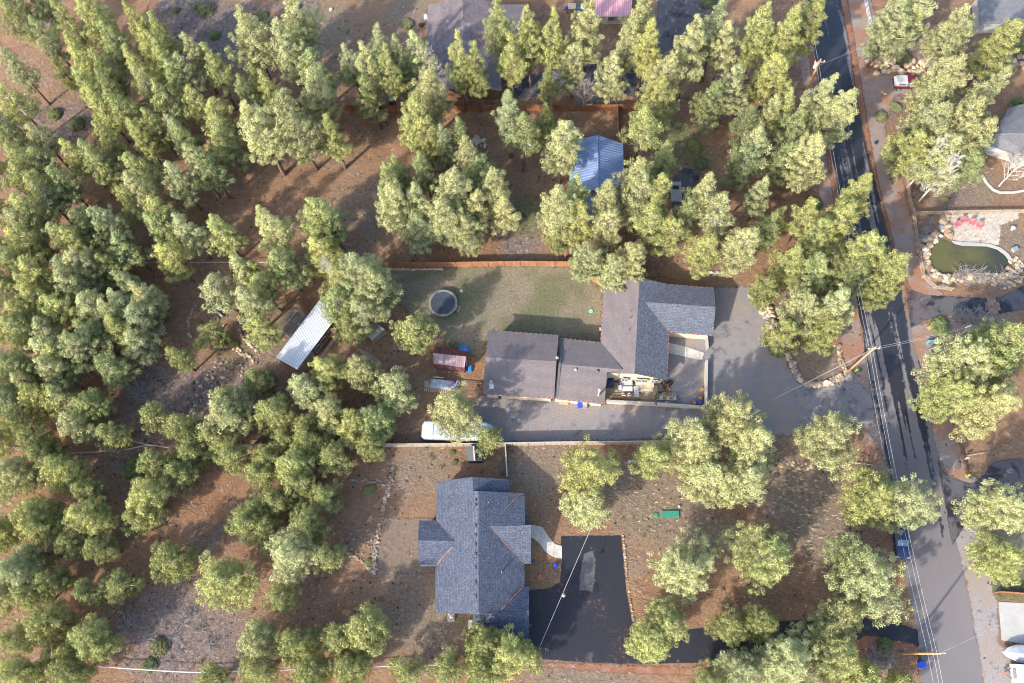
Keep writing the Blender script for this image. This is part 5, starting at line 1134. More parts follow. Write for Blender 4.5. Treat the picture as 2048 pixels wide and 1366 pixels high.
for k in range(3): MB().box((-1.1 + .35 * k, 1.0, .55 - .05 * k), (.9, .14, .06), .08).build('plank', M['tan_wood'], tpile)
for k in range(5): MB().box((1.0 + .25 * (k % 3), .35 - .3 * (k // 3), .9), (.35, .06, .05), k * .5).build('brick_stack', M['orange'], tpile)
o_ = MB().box((0, 0, 0), (3.6, .16, .1), math.radians(-6)).build('drain_pipe', M['darkgrey'], loc=P(942, 762, .1)); tag(o_, 'dark pipe on the ground between tarp pile and house', 'pipe')
# covered trailer by the fence
cv = empty('covered_trailer', P(918, 868), math.radians(-2), 'long covered camper under a pale silver cover by the fence', 'camper')
def loft(secs, name, m, parent, smooth=True):
    """secs: list of (x, [(y,z)...]) closed cross-sections"""
    b = MB(); n = len(secs[0][1]); vs = [(x, y, z) for x, pr in secs for y, z in pr]
    fs = [(i * n + k, (i + 1) * n + k, (i + 1) * n + (k + 1) % n, i * n + (k + 1) % n) for i in range(len(secs) - 1) for k in range(n)]
    fs += [tuple(range(n)), tuple((len(secs) - 1) * n + k for k in range(n - 1, -1, -1))]
    return b.add(vs, fs).build(name, m, parent, smooth)
def prof(w, h, z0=0.0, r=.35, n=5):
    pr = [(-w, z0)]
    for k in range(n + 1):
        a = math.pi - k * math.pi / 2 / n; pr.append((-w + r + r * math.cos(a), h - r + r * math.sin(a)))
    for k in range(n + 1):
        a = math.pi / 2 - k * math.pi / 2 / n; pr.append((w - r + r * math.cos(a), h - r + r * math.sin(a)))
    return pr + [(w, z0)]
loft([(-5.1, prof(.9, 1.7, .2)), (-4.7, prof(1.2, 2.5, .2)), (-3.0, prof(1.28, 2.65, .2)), (-1.0, prof(1.27, 2.55, .2)), (1.0, prof(1.3, 2.7, .2)), (2.6, prof(1.28, 2.6, .2)), (3.9, prof(1.25, 2.5, .25)), (4.7, prof(1.0, 2.0, .3)), (5.1, prof(.45, 1.2, .4, .2))], 'cover', M['tarp_silver'], cv)
for x in (-1.2, .2):
    for y in (-1.15, 1.15): 
        w_ = MB().lathe([(.05, -.1), (.34, -.1), (.36, 0), (.34, .1), (.05, .1)], (0, 0, 0), 14).build('wheel', M['tyre'], cv, False, (x, y, .36)); w_.rotation_euler = (math.pi / 2, 0, 0)
for x in (-3.4, -1.4, .6, 2.4): MB().tube([(x, y, z + .02) for y, z in prof(1.29, 2.66, .3)[0:]], .03, 4).build('strap', M['offwhite'], cv)
# bins by the house south wall
for u, v, m_, lb in ((1159, 812, 'deep_blue', 'bright blue wheelie bin against the house gutter wall'), (1169, 813, 'steel', 'grey wheelie bin beside the bright blue bin')):
    furn('wheelie_bin', lb, 'bin', (u, v), .01, [('body', m_, (0, 0, .5), (.6, .65, 1.0)), ('lid', m_, (0, -.02, 1.04), (.66, .75, .09)), ('handle', 'black', (0, .36, 1.0), (.5, .05, .05))])
o_ = empty('wood_stack', P(1128, 806), math.radians(-4), 'short stack of pale split wood under the house eave', 'firewood')
for k in range(10): MB().box((-.6 + .13 * k, 0, .25 + .03 * (k % 3)), (.11, .5, .5)).build('log', M['tan_wood' if k % 3 else 'orange'], o_)
for k, (u, v, m_, lb) in enumerate(((995, 793, 'red', 'red gas bottle below the brown roof corner'), (1000, 795, 'black', 'black grill below the brown roof corner'))):
    o_ = empty('gas_bottle' if k == 0 else 'grill', P(u, v), 0, lb, 'gas bottle' if k == 0 else 'grill')
    MB().lathe([(.16, 0), (.2, .1), (.2, .45), (.1, .58)], (0, 0, 0), 10).build('body', M[m_], o_)
    if k: MB().lathe([(.22, .58), (.3, .75), (.24, .9), (.05, .98)], (0, 0, 0), 10).build('lid', M['black'], o_)
    else: MB().lathe([(.05, .58), (.07, .66)], (0, 0, 0), 8).build('valve', M['steel'], o_)
# bed ornaments
o_ = MB().lathe([(.3, 0), (.42, .25), (.36, .28), (.33, .2)], (0, 0, 0), 14).build('fire_bowl', M['terracotta'], loc=P(1080, 1155, .06)); tag(o_, 'round terracotta bowl in the planting bed', 'bowl')
o_ = MB().lathe([(.1, 0), (.28, .25), (.33, .5), (.2, .7), (.05, .75)], (0, 0, 0), 8).build('glazed_urn', plain('cobalt_glaze', (.01, .04, .65), .3), loc=P(1111, 1131, .06)); tag(o_, 'cobalt blue urn in the planting bed', 'urn')
o_ = MB().lathe([(.06, 0), (.13, .12), (.1, .25)], (0, 0, 0), 8).build('glazed_pot', plain('cobalt_glaze', (.01, .04, .65), .3), loc=P(1066, 1126, .06)); tag(o_, 'tiny cobalt pot against the shingled house wall', 'pot')
tag(MB().tube([tuple(P(u, v, .1)) for u, v in [(1066, 1138), (1072, 1143), (1080, 1138), (1086, 1130), (1090, 1120), (1092, 1110)]], .035, 5).build('garden_hose', plain('hose_green', (.10, .19, .12), .5)), 'green garden hose curling across the planting bed', 'hose')
# top edge bits
furn('chair', 'white plastic chair beside the mauve-brown roofed house', 'chair', (852, 39), 0, [('seat', 'white', (0, 0, .42), (.6, .6, .07)), ('backrest', 'white', (0, .3, .68), (.6, .08, .6)), ('leg', 'white', (-.25, -.2, .2), (.06, .06, .4)), ('leg', 'white', (.25, -.2, .2), (.06, .06, .4))])
tag(MB().lathe([(.3, 0), (.42, .3), (.3, .5), (.05, .55)], (0, 0, 0), 12).build('compost_bin', M['black'], loc=P(843, 52)), 'round black bin on the dry grass, upper left of the mauve-brown roof', 'bin')
furn('utility_box', 'grey box with white lid behind the dark cedar fence', 'box', (784, 206), 0, [('body', 'darkgrey', (0, 0, .4), (.9, .9, .8)), ('lid', 'white', (0, .1, .84), (.6, .6, .07))])
tag(MB().lathe([(.4, 0), (.4, .1), (.1, .18)], (0, 0, 0), 10).build('stump', M['black'], loc=P(1047, 432)), 'dark stump on the grass right of the middle pines', 'stump')
tag(MB().lathe([(.32, 0), (.3, .25), (.02, .26)], (0, 0, 0), 10).build('stump', M['tan_wood'], loc=P(662, 20)), 'pale cut stump in the top clearing', 'stump')
pg = empty('play_structure', P(1143, 22), 0, 'small wooden climbing frame with blue pieces at the top edge', 'climbing frame')
for sx in (-.7, .7):
    for sy in (-.6, .6): MB().box((sx, sy, .9), (.1, .1, 1.8)).build('post', M['brown_wood'], pg)
MB().box((0, 0, 1.2), (1.4, 1.2, .08)).build('platform', M['tan_wood'], pg); MB().box((1.6, 0, .7), (1.8, .5, .06), 0, rx=0).build('slide', M['blue_plastic'], pg); MB().box((-1.0, .4, .4), (.3, .3, .8)).build('step', M['deep_blue'], pg)

# vehicles ----------------------------------------------------------
def car(name, label, cat, pos, rz, paint, L=4.6, Wd=1.85, H=1.5, roof_m=None, hatch=False):
    o = empty(name, pos, rz, label, cat); w = Wd / 2
    def pr(hw, z, zb=.32): return [(-hw, zb), (-hw * 1.02, z * .62), (-hw * .96, z * .93), (-hw * .8, z), (hw * .8, z), (hw * .96, z * .93), (hw * 1.02, z * .62), (hw, zb)]
    loft([(-L / 2, pr(w * .82, .72, .4)), (-L / 2 + .18, pr(w * .95, .86)), (-L * .22, pr(w, .98)), (L * .15, pr(w, .98)), (L * .33, pr(w * .98, .92)), (L / 2 - .2, pr(w * .93, .80)), (L / 2, pr(w * .78, .62, .4))], 'body', M[paint], o)
    cab0, cab1 = (-L * .44, L * .14) if hatch else (-L * .34, L * .16)
    def pc(hw, zt): return [(-w * .93, .93), (-hw, zt - .06), (-hw * .85, zt), (hw * .85, zt), (hw, zt - .06), (w * .93, .93)]
    loft([(cab0, pc(w * .80, 1.0)), (cab0 + .35, pc(w * .74, H - .04)), (0, pc(w * .76, H)), (cab1 - .75, pc(w * .74, H - .05)), (cab1, pc(w * .82, 1.0))], 'cabin_glass', plain('car_glass', (0.10, 0.16, 0.22), .12), o, False)
    MB().box(((cab0 + .35 + cab1 - .75) / 2, 0, H + .005), (cab1 - cab0 - 1.15, w * 1.36, .05), top=.95).build('roof_panel', M[roof_m or paint], o)
    for sx in (-1, 1):
        for sy in (-1, 1):
            wh = MB().lathe([(.05, -.1), (.33, -.1), (.34, 0), (.33, .1), (.22, .105), (.05, .09)], (0, 0, 0), 16).build('wheel', M['tyre'], o, False, (sx * L * .31, sy * (w - .06), .34)); wh.rotation_euler = (math.pi / 2 * -sy, 0, 0)
            MB().lathe([(.02, .10), (.2, .11), (.2, .125), (.02, .13)], (0, 0, 0), 12).build('rim', M['steel'], wh)
    for sy in (-1, 1):
        MB().box((L / 2 - .16, sy * w * .72, .70), (.30, .34, .14), -sy * .35).build('headlight', M['white'], o)
        MB().box((-L / 2 + .06, sy * w * .75, .72), (.12, .28, .18)).build('tail_light', M['red'], o)
        MB().box((cab1 - .25, sy * (w + .1), 1.0), (.16, .22, .14)).build('mirror', M[paint], o)
    return o
road_dir = (P(1873, 898) - P(1706, 100)).normalized(); rd = math.atan2(road_dir.y, road_dir.x)
car('parked_car', 'dark navy car parked under a pine on the road edge', 'car', P(1799, 1083), rd - .10, 'navy')
pk = empty('pickup_truck', P(1816, 172), math.radians(-3), 'maroon pickup with white canopy half under a pine', 'pickup')
def pr2(hw, z, zb=.5): return [(-hw, zb), (-hw * 1.03, z * .7), (-hw * .97, z * .96), (-hw * .85, z), (hw * .85, z), (hw * .97, z * .96), (hw * 1.03, z * .7), (hw, zb)]
loft([(-2.7, pr2(.86, 1.05)), (-2.6, pr2(.92, 1.12)), (.3, pr2(.94, 1.15)), (1.4, pr2(.94, 1.15)), (2.5, pr2(.90, 1.05)), (2.75, pr2(.8, .9))], 'body', M['maroon'], pk)
loft([(-2.65, [(-.88, 1.12), (-.78, 1.3), (-.6, 1.34), (.6, 1.34), (.78, 1.3), (.88, 1.12)]), (-2.2, [(-.9, 1.12), (-.76, 1.78), (-.6, 1.83), (.6, 1.83), (.76, 1.78), (.9, 1.12)]), (-.75, [(-.9, 1.12), (-.76, 1.78), (-.6, 1.83), (.6, 1.83), (.76, 1.78), (.9, 1.12)])], 'canopy', M['white'], pk, False)
for s_ in (-1, 1):
    wv = MB().add([(-2.15, s_ * .885, 1.25), (-.9, s_ * .885, 1.25), (-.9, s_ * .80, 1.66), (-2.0, s_ * .80, 1.66)], [(0, 1, 2, 3)]).build('canopy_window', M['glass'], pk)
MB().add([(-2.66, -.7, 1.2), (-2.66, .7, 1.2), (-2.25, .62, 1.79), (-2.25, -.62, 1.79)], [(0, 1, 2, 3)]).build('rear_window', M['glass'], pk)
loft([(-.7, [(-.9, 1.1), (-.74, 1.72), (.74, 1.72), (.9, 1.1)]), (.75, [(-.9, 1.1), (-.74, 1.72), (.74, 1.72), (.9, 1.1)]), (1.25, [(-.9, 1.1), (-.8, 1.18), (.8, 1.18), (.9, 1.1)])], 'cabin_glass', plain('car_glass', (0.10, 0.16, 0.22), .12), pk, False)
MB().box((.0, 0, 1.74), (1.4, 1.45, .05)).build('roof_panel', M['maroon'], pk)
for sx in (-1.75, 1.7):
    for sy in (-1, 1):
        wh = MB().lathe([(.05, -.12), (.37, -.12), (.38, 0), (.37, .12), (.24, .12), (.05, .1)], (0, 0, 0), 16).build('wheel', M['tyre'], pk, False, (sx, sy * .92, .39)); wh.rotation_euler = (math.pi / 2 * -sy, 0, 0)
        MB().lathe([(.02, .11), (.24, .13), (.24, .14), (.02, .15)], (0, 0, 0), 12).build('rim', M['steel'], wh)
for sy in (-1, 1): MB().box((-2.68, sy * .8, .95), (.1, .16, .3)).build('tail_light', M['red'], pk)
MB().box((-2.78, 0, .6), (.14, 1.8, .18)).build('bumper', M['steel'], pk)
wt = empty('utility_trailer', P(1350, 388), math.radians(88), 'white utility trailer mostly hidden by pines, right of the blue roof', 'trailer')
MB().box((0, 0, .6), (3.4, 1.5, .5)).build('bed', M['offwhite'], wt); 
for k in (-1, 1): MB().box((0, k * .78, .95), (3.4, .06, .3)).build('side_panel', M['white'], wt)
MB().box((.6, 0, 1.0), (.5, .9, .3)).build('toolbox', M['black'], wt); MB().tube([(1.7, .5, .5), (2.7, 0, .5), (1.7, -.5, .5)], .05, 5).build('drawbar', M['darkgrey'], wt)
for k in (-1, 1):
    wh = MB().lathe([(.05, -.1), (.3, -.1), (.3, .1), (.05, .1)], (0, 0, 0), 14).build('wheel', M['tyre'], wt, False, (-.2, k * .9, .31)); wh.rotation_euler = (math.pi / 2, 0, 0)
# covered boat and white box trailer, bottom right
bt = empty('covered_boat', P(2046, 1309), math.radians(-6), 'boat under a white cover pointing left at the right edge', 'boat')
loft([(-3.05, [(-.05, .9), (-.04, 1.1), (0, 1.15), (.04, 1.1), (.05, .9)]), (-2.4, [(-.55, .7), (-.6, 1.15), (0, 1.4), (.6, 1.15), (.55, .7)]), (-1.3, [(-.95, .6), (-1.05, 1.15), (0, 1.7), (1.05, 1.15), (.95, .6)]), (.5, [(-1.1, .6), (-1.2, 1.15), (0, 1.85), (1.2, 1.15), (1.1, .6)]), (3.2, [(-1.1, .6), (-1.15, 1.15), (0, 1.5), (1.15, 1.15), (1.1, .6)])], 'boat_cover', M['white'], bt, False)
MB().box((.5, 0, .45), (5.0, 1.3, .25)).build('hull', M['steel'], bt)
for s_ in (-1, 1): MB().tube([(-2.9, 0, 1.12), (-1.5, s_ * .85, 1.28), (.3, s_ * 1.12, 1.35)], .02, 4).build('seam', M['darkgrey'], bt)
bx = empty('box_trailer', P(2060, 1350), math.radians(-4), 'white box trailer in the bottom right corner', 'trailer')
MB().box((0, 0, 1.3), (5.2, 2.3, 1.9)).build('body', M['white'], bx); MB().box((-2.62, 0, 1.5), (.06, 1.2, .8)).build('hatch', M['steel'], bx)
MB().tube([(-2.6, .6, .5), (-3.6, 0, .5), (-2.6, -.6, .5)], .06, 5).build('drawbar', M['darkgrey'], bx); MB().box((-3.5, 0, .7), (.25, .25, .5)).build('jack', M['red'], bx)
for k in (-1, 1):
    wh = MB().lathe([(.05, -.1), (.33, -.1), (.33, .1), (.05, .1)], (0, 0, 0), 14).build('wheel', M['tyre'], bx, False, (.3, k * 1.1, .34)); wh.rotation_euler = (math.pi / 2, 0, 0)
# bins at bottom pole
for u, v, m_, lb in ((1841, 1313, 'darkgrey', 'dark grey wheelie bin under the bottom utility pole'), (1839, 1329, 'deep_blue', 'blue wheelie bin below the dark grey bin')):
    furn('wheelie_bin', lb, 'bin', (u, v), .01, [('body', m_, (0, 0, .5), (.62, .72, 1.0)), ('lid', m_, (0, 0, 1.04), (.7, .8, .09)), ('handle', 'black', (0, .4, 1.0), (.5, .05, .05))], .1)

# utility poles and lines -------------------------------------------
def h_of(base, tip):
    b_ = P(*base); c = Vector((0, 0, CAMH)); d = ROT @ Vector((tip[0] - 1024., -(tip[1] - 683.), -FPX))
    t = (b_.x * d.x + b_.y * d.y) / (d.x ** 2 + d.y ** 2); return c.z + t * d.z
poles = {}
def pole(key, base, tip, label, m_='pole', r0=.17, arm=True, transformer=False, name='utility_pole'):
    h = h_of(base, tip); o = empty(name, P(*base), 0, label, 'pole'); poles[key] = (P(*base), h)
    top = P(*tip, h) - o.location; top.z = h
    MB().tube([(0, 0, 0), tuple(top * .5), tuple(top)], [r0, r0 * .85, r0 * .7], 10).build('post', M[m_], o)
    if arm:
        MB().box(top + Vector((0, 0, -.5)), (1.6, .12, .12), rd + math.pi / 2).build('crossarm', M['wood'], o)
        for k in (-.7, 0, .7):
            d = Vector((math.cos(rd + math.pi / 2), math.sin(rd + math.pi / 2), 0)) * k
            MB().lathe([(.05, 0), (.09, .08), (.06, .16), (.09, .2), (.03, .28)], top + d + Vector((0, 0, -.42 if k else 0)), 8).build('insulator', M['white'], o)
    if transformer: MB().lathe([(.05, -1.9), (.3, -1.85), (.3, -1.0), (.22, -.92), (.05, -.85)], top + Vector((-.40, -.1, .2)), 14).build('transformer', M['white'], o)
    poles[key] = (o.location + top, h); return o
pole('A', (1697, 742), (1750, 695), 'brown utility pole leaning over the road from the stone island')
pole('B', (1805, 1307), (1880, 1307), 'orange-brown utility pole at the bottom with street wires')
pole('D', (1608, 188), (1641, 120), 'utility pole with white transformer left of the wet road', transformer=True)
pole('E', (1744, 127), (1776, 68), 'short red-brown post beside the white pipe fence', 'pole_red', .12, False)
pole('S', (1878, 706), (1941, 653), 'white street pole beside the dark framed panel', 'white', .11, False, name='street_pole')
MB().box(poles['S'][0] - P(1878, 706) + Vector((-.3, .0, .05)), (1.0, .12, .1), .4).build('crossarm', M['white'], [o for o in bpy.data.objects if o.name == 'street_pole'][0])
def wire(label, a, b_, sag=.6, r_=.013, m_='wire'):
    pts = [a.lerp(b_, t / 16) - Vector((0, 0, sag * 4 * (t / 16) * (1 - t / 16))) for t in range(17)]
    o = MB().tube(pts, r_, 4).build('power_line', M[m_]); tag(o, label, 'wire', 'overhead street wires'); return o
A, B, D = poles['A'][0], poles['B'][0], poles['D'][0]; sd_ = Vector((math.cos(rd + math.pi / 2), math.sin(rd + math.pi / 2), 0))
for nm, k, dz in (('left', -.5, -4.6), ('middle', -.2, -2.3), ('right', .3, -.1)):
    q = sd_ * -k * 1.0 + Vector((0, 0, dz))
    wire(f'{nm} overhead wire from the island pole down to the bottom pole', A + q, B + q, .9)
    wire(f'{nm} overhead wire from the bottom pole off the bottom edge', B + q, B + q + (B - A) * .5, .3)
    if k != -.5: wire(f'{nm} overhead wire from the transformer pole to the island pole', D + q, A + q, .9); wire(f'{nm} overhead wire from the transformer pole off the top edge', D + q, D + q + (D - A) * .6, .3)
wire('upper service wire from the island pole to the white street pole', A, poles['S'][0], .3, .010)
wire('lower service wire from the island pole to the white street pole', A - Vector((0, 0, 1.0)), poles['S'][0] - Vector((0, 0, .8)), .3, .010)
wire('upper service wire from the island pole over the gravel drive', A, P(1545, 800, 5), .3, .010)
wire('lower service wire from the island pole over the gravel drive', A - Vector((0, 0, .8)), P(1550, 796, 4.2), .3, .010)
wire('upper wire from the bottom pole toward the right edge', B, P(2060, 1222, 6), .3, .010)
wire('lower wire from the bottom pole toward the right edge', B - Vector((0, 0, .5)), P(2060, 1228, 5.5), .3, .010)
wire('wire from the transformer pole across the road to the right shoulder', D - Vector((0, 0, 1.4)), poles['E'][0], .3, .010)
wire('overhead cable crossing the black driveway diagonally', P(1184, 1052, 7), P(1080, 1292, 4), .2, .03, 'offwhite')
o_ = MB().lathe([(.05, 0), (.22, .1), (.25, .25), (.05, .4)], (0, 0, 0), 10).build('yard_lamp', M['offwhite'], loc=P(1127, 1191, 5.2)); tag(o_, 'small pale yard lamp hanging over the black driveway', 'lamp')
# framed dark panel, meter boxes, hydrants, signs
o_ = empty('framed_panel', P(1866, 708), math.radians(22), 'dark framed panel table by the white street pole', 'panel')
MB().box((0, 0, 1.15), (1.5, 1.1, .08)).build('panel', M['darkgrey'], o_)
for s_ in (-1, 1): MB().box((s_ * .8, 0, 1.17), (.12, 1.3, .12)).build('frame', M['white'], o_); MB().box((0, s_ * .6, 1.17), (1.5, .12, .12)).build('frame', M['white'], o_)
for sx in (-.7, .7):
    for sy in (-.5, .5): MB().box((sx, sy, .55), (.09, .09, 1.1)).build('leg', M['white'], o_)
for u, lb in ((1856, 'left'), (1864.5, 'right')):
    furn('utility_box', f'{lb} one of two teal utility boxes near the road', 'box', (u, 687), 0, [('body', 'teal_metal', (0, 0, .35), (.55, .5, .7)), ('lid', 'teal_metal', (0, 0, .73), (.6, .55, .06))])
for u, v, lb in ((1711, 742, 'lime yellow hydrant beside the island utility pole'), (1934, 952, 'lime yellow hydrant at the tip of the gravel verge')):
    o_ = empty('fire_hydrant', P(u, v), .5, lb, 'hydrant')
    MB().lathe([(.2, 0), (.2, .06), (.13, .1), (.13, .6), (.17, .62), (.14, .75), (.04, .85)], (0, 0, 0), 10).build('barrel', M['lime'], o_)
    MB().tube([(-.34, 0, .48), (.34, 0, .48)], .08, 8).build('outlet', M['lime'], o_); MB().tube([(.1, .2, 0), (.35, .45, 1.3)], .03, 5).build('marker_rod', M['red'] if u > 1800 else M['blue_plastic'], o_)
furn('bench', 'tan wooden bench by the green shrub near the road', 'bench', (1861, 655), 0, [('seat', 'orange', (0, 0, .42), (1.5, .4, .07)), ('backrest', 'tan_wood', (0, .22, .75), (1.5, .07, .4)), ('leg', 'brown_wood', (-.6, 0, .2), (.09, .35, .4)), ('leg', 'brown_wood', (.6, 0, .2), (.09, .35, .4))], .62)
furn('mailbox', 'small rust-red mailbox post near the right pines', 'mailbox', (1896, 768), 0, [('post', 'cedar', (0, 0, .5), (.1, .1, 1.0)), ('box', 'cedar', (.1, 0, 1.1), (.5, .2, .22))], .6)
furn('mailbox', 'white mailbox at the gravel verge by the plank fence', 'mailbox', (1926, 920), 0, [('post', 'wood', (0, 0, .5), (.1, .1, 1.0)), ('box', 'white', (.1, 0, 1.1), (.5, .22, .24))], .3)
tag(MB().lathe([(.14, 0), (.14, .1), (.02, .14)], (0, 0, 0), 9).build('valve_cover', M['mint'], loc=P(1877, 785)), 'tiny mint green valve cover on the road verge', 'cover')
tag(MB().lathe([(.14, 0), (.28, .2), (.2, .45), (.05, .5)], (0, 0, 0), 8).build('bagged_newspaper', M['navy'], loc=P(1751, 287)), 'small dark blue bag on the right road shoulder', 'bag')
o_ = empty('brick_crossing', P(1985, 613), 0, 'brown brick band crossing the right-hand asphalt drive', 'paving')
for r_ in range(7):
    for c_ in range(3 if r_ not in (2, 3, 4) else 5):
        n_ = 3 if r_ not in (2, 3, 4) else 5
        MB().box(((c_ - (n_ - 1) / 2) * .42, (r_ - 3) * .42, .045), (.40, .40, .04 + .008 * ((r_ + c_) % 3))).build('paver', M['paver_a' if (r_ * c_) % 3 else 'paver_b'], o_)
o_ = empty('street_sign', P(1130, 518), 0, 'small red birdhouse on a post by the cedar fence', 'birdhouse'); o_.name = 'birdhouse'
MB().box((0, 0, .8), (.07, .07, 1.6)).build('post', M['wood'], o_); MB().box((0, 0, 1.7), (.3, .3, .3)).build('box', M['red'], o_)
o_ = empty('gate_light', P(1252, 935), 0, 'white double-headed lamp post between the lower pines', 'lamp post'); o_.name = 'lamp_post'
MB().tube([(0, 0, 0), (0, 0, 4)], .05, 6).build('post', M['steel'], o_); MB().lathe([(.05, 0), (.22, .08), (.2, .3), (.05, .36)], (.1, 0, 3.9), 10).build('lamp_head', M['white'], o_); MB().lathe([(.05, 0), (.14, .08), (.05, .26)], (-.4, -.2, 3.9), 10).build('lamp_head', M['red'], o_); MB().tube([(-.4, -.2, 4), (.3, .2, 4)], .03, 5).build('bracket', M['white'], o_)

# ------------------------------------------------------------------ pond + rocks
def rock_mesh(seed):
    r = random.Random(seed); bm = bmesh.new(); bmesh.ops.create_icosphere(bm, subdivisions=1, radius=1)
    cuts = [(Vector((r.gauss(0, 1), r.gauss(0, 1), r.gauss(0, .7))).normalized(), r.uniform(.55, .85)) for _ in range(6)]
    for v in bm.verts:
        for n_, d in cuts:
            k = v.co.dot(n_)
            if k > d: v.co -= n_ * (k - d)
        v.co.z *= .7; v.co *= r.uniform(.92, 1.08)
    me = bpy.data.meshes.new('stone'); bm.to_mesh(me); bm.free(); me.materials.append(M['rock']); return me
ROCKS = [rock_mesh(i) for i in range(9)]
RC = {'tan': (.44, .34, .235), 'brown': (.27, .20, .15), 'grey': (.25, .235, .23), 'pale': (.52, .45, .36), 'dark': (.10, .09, .085)}
def stones(label, path, n, size, width, cols, seed, group=None, name='stone_border', closed=False, h=0.0, pile=0.0, cat='stone wall'):
    """a row / bank of loose stones, each stone a part"""
    r = random.Random(seed); pts = [P(*p) for p in path] + ([P(*path[0])] if closed else [])
    o = empty(name, pts[0], 0, label, cat)
    cum = [0]
    for a, b_ in zip(pts, pts[1:]): cum.append(cum[-1] + (b_ - a).length)
    for i in range(n):
        t = cum[-1] * (i + r.uniform(-.4, .4)) / n; t = min(max(t, 0), cum[-1] - 1e-6); j = max(k for k in range(len(cum)) if cum[k] <= t); j = min(j, len(pts) - 2)
        d = (pts[j + 1] - pts[j]).normalized(); p = pts[j] + d * (t - cum[j]); nrm = Vector((-d.y, d.x, 0))
        off = r.uniform(-1, 1) * width; s = r.uniform(*size); c = RC[r.choice(cols)]; k = r.uniform(.8, 1.2)
        z = s * .25 + h + pile * (1 - abs(off) / (width + .01)) * r.random()
        inst('stone', r.choice(ROCKS), o, p + nrm * off - o.location + Vector((0, 0, z)), (r.uniform(-.3, .3), r.uniform(-.3, .3), r.uniform(0, 6.3)), (s * r.uniform(.8, 1.3), s * r.uniform(.8, 1.2), s * r.uniform(.7, 1.1)), tuple(q * k for q in c))
    return o
pond_px = [(1885, 479), (1900, 484), (1922, 491), (1950, 491), (1975, 493), (1995, 500), (2010, 512), (2017, 524), (2015, 535), (2006, 545), (1992, 549), (1978, 545), (1965, 541), (1950, 543), (1930, 545), (1905, 550), (1885, 549), (1872, 538), (1860, 524), (1855, 508), (1862, 490)]
mw, n_, l_, b_w = nt('pond_water')
co_ = worldco(n_, l_); f_ = noise(n_, l_, .12, 4, .6, co_); f2 = noise(n_, l_, .7, 5, .7, co_)
c_ = ramp(n_, l_, f_, [(.35, (.035, .040, .030)), (.6, (.090, .086, .030))]); c_ = mixc(n_, l_, ramp(n_, l_, f2, [(.62, 0.0), (.75, .35)]), c_, (.20, .21, .13))
l_.new(c_, b_w.inputs['Base Color']); b_w.inputs['Roughness'].default_value = .12; bump(n_, l_, b_w, noise(n_, l_, 5, 3, .6, co_), .15, .02)
pnd = MB(); pp = [P(*p) for p in pond_px]; sm = []
for i in range(len(pp)):
    for k in range(3):
        a, b_, c, d = pp[i - 1], pp[i], pp[(i + 1) % len(pp)], pp[(i + 2) % len(pp)]; t = k / 3
        sm.append(.5 * ((2 * b_) + (c - a) * t + (2 * a - 5 * b_ + 4 * c - d) * t * t + (-a + 3 * b_ - 3 * c + d) * t ** 3))
sm = sm[::-1] if sum(a.x * b_.y - b_.x * a.y for a, b_ in zip(sm, sm[1:] + sm[:1])) < 0 else sm
pnd.add([(p.x, p.y, .05) for p in sm], [tuple(range(len(sm)))]); tag(pnd.build('pond', mw), kind='structure')
cpx = [P(*p) for p in [(1905, 484), (1922, 487), (1950, 488), (1977, 490), (1998, 497), (2014, 509), (2022, 520)]]; cp = MB(); cen = P(1940, 520)
for a, b_ in zip(cpx, cpx[1:]):
    ia, ib = a + (cen - a).normalized() * .42, b_ + (cen - b_).normalized() * .42
    cp.prism([tuple(p.xy) for p in (ia, ib, b_ + (b_ - cen).normalized() * .18, a + (a - cen).normalized() * .18)][::1], .0, .2)
tag(cp.build('pond_kerb', M['slab']), 'curved pale concrete kerb along the pond top edge', 'kerb')
stones('tumbled tan stones ringing the left and lower side of the pond', [(1878, 472), (1857, 482), (1846, 502), (1848, 522), (1858, 543), (1878, 556), (1905, 560), (1935, 555), (1962, 556), (1985, 558), (2008, 555), (2024, 540)], 150, (.28, .58), .62, ['tan', 'tan', 'brown', 'pale'], 21, pile=.5)
stones('outer row of small tan stones left of the pond', [(1838, 476), (1842, 510), (1852, 545), (1875, 562), (1905, 566)], 60, (.2, .42), .7, ['brown', 'tan', 'grey'], 22, pile=.2)
stones('stone steps and boulders between terrace and brush patch', [(1888, 432), (1890, 450), (1894, 465), (1902, 474)], 16, (.4, .75), .45, ['tan', 'brown'], 23)
stones('pale cobble bank right of the pond', [(2022, 530), (2040, 525), (2046, 545), (2030, 560), (2000, 565), (1985, 560)], 80, (.18, .4), 1.0, ['pale', 'tan'], 24)
stones('big blond boulder bank beside the maroon pickup', [(1742, 136), (1765, 128), (1790, 130), (1815, 136), (1845, 136), (1870, 128), (1900, 122)], 110, (.3, .72), 1.5, ['pale', 'tan', 'tan'], 25, pile=.6)
stones('rusty boulder row under the top right pines', [(1900, 118), (1945, 116), (1985, 130), (2010, 122), (2060, 128)], 70, (.3, .7), 1.3, ['brown', 'tan'], 26, pile=.4)
stones('tumbled stone bank along the gravel drive above the garage', [(1503, 575), (1512, 592), (1524, 610), (1537, 628), (1548, 650), (1552, 672), (1558, 690)], 110, (.28, .62), .85, ['tan', 'pale', 'dark', 'grey'], 27, pile=.5)
stones('stone border curving round the left and bottom of the island', [(1574, 705), (1582, 725), (1590, 745), (1603, 764), (1625, 772), (1655, 766), (1682, 755), (1698, 745)], 120, (.22, .46), .35, ['tan', 'grey', 'brown', 'pale'], 28, pile=.2)
stones('stone border up the right side of the island', [(1680, 690), (1679, 712), (1687, 735), (1692, 748)], 36, (.2, .4), .25, ['tan', 'brown'], 29)
stones('large pale flat stones at the island corner by the pole', [(1692, 752), (1704, 748)], 5, (.5, .8), .3, ['pale', 'grey'], 30)
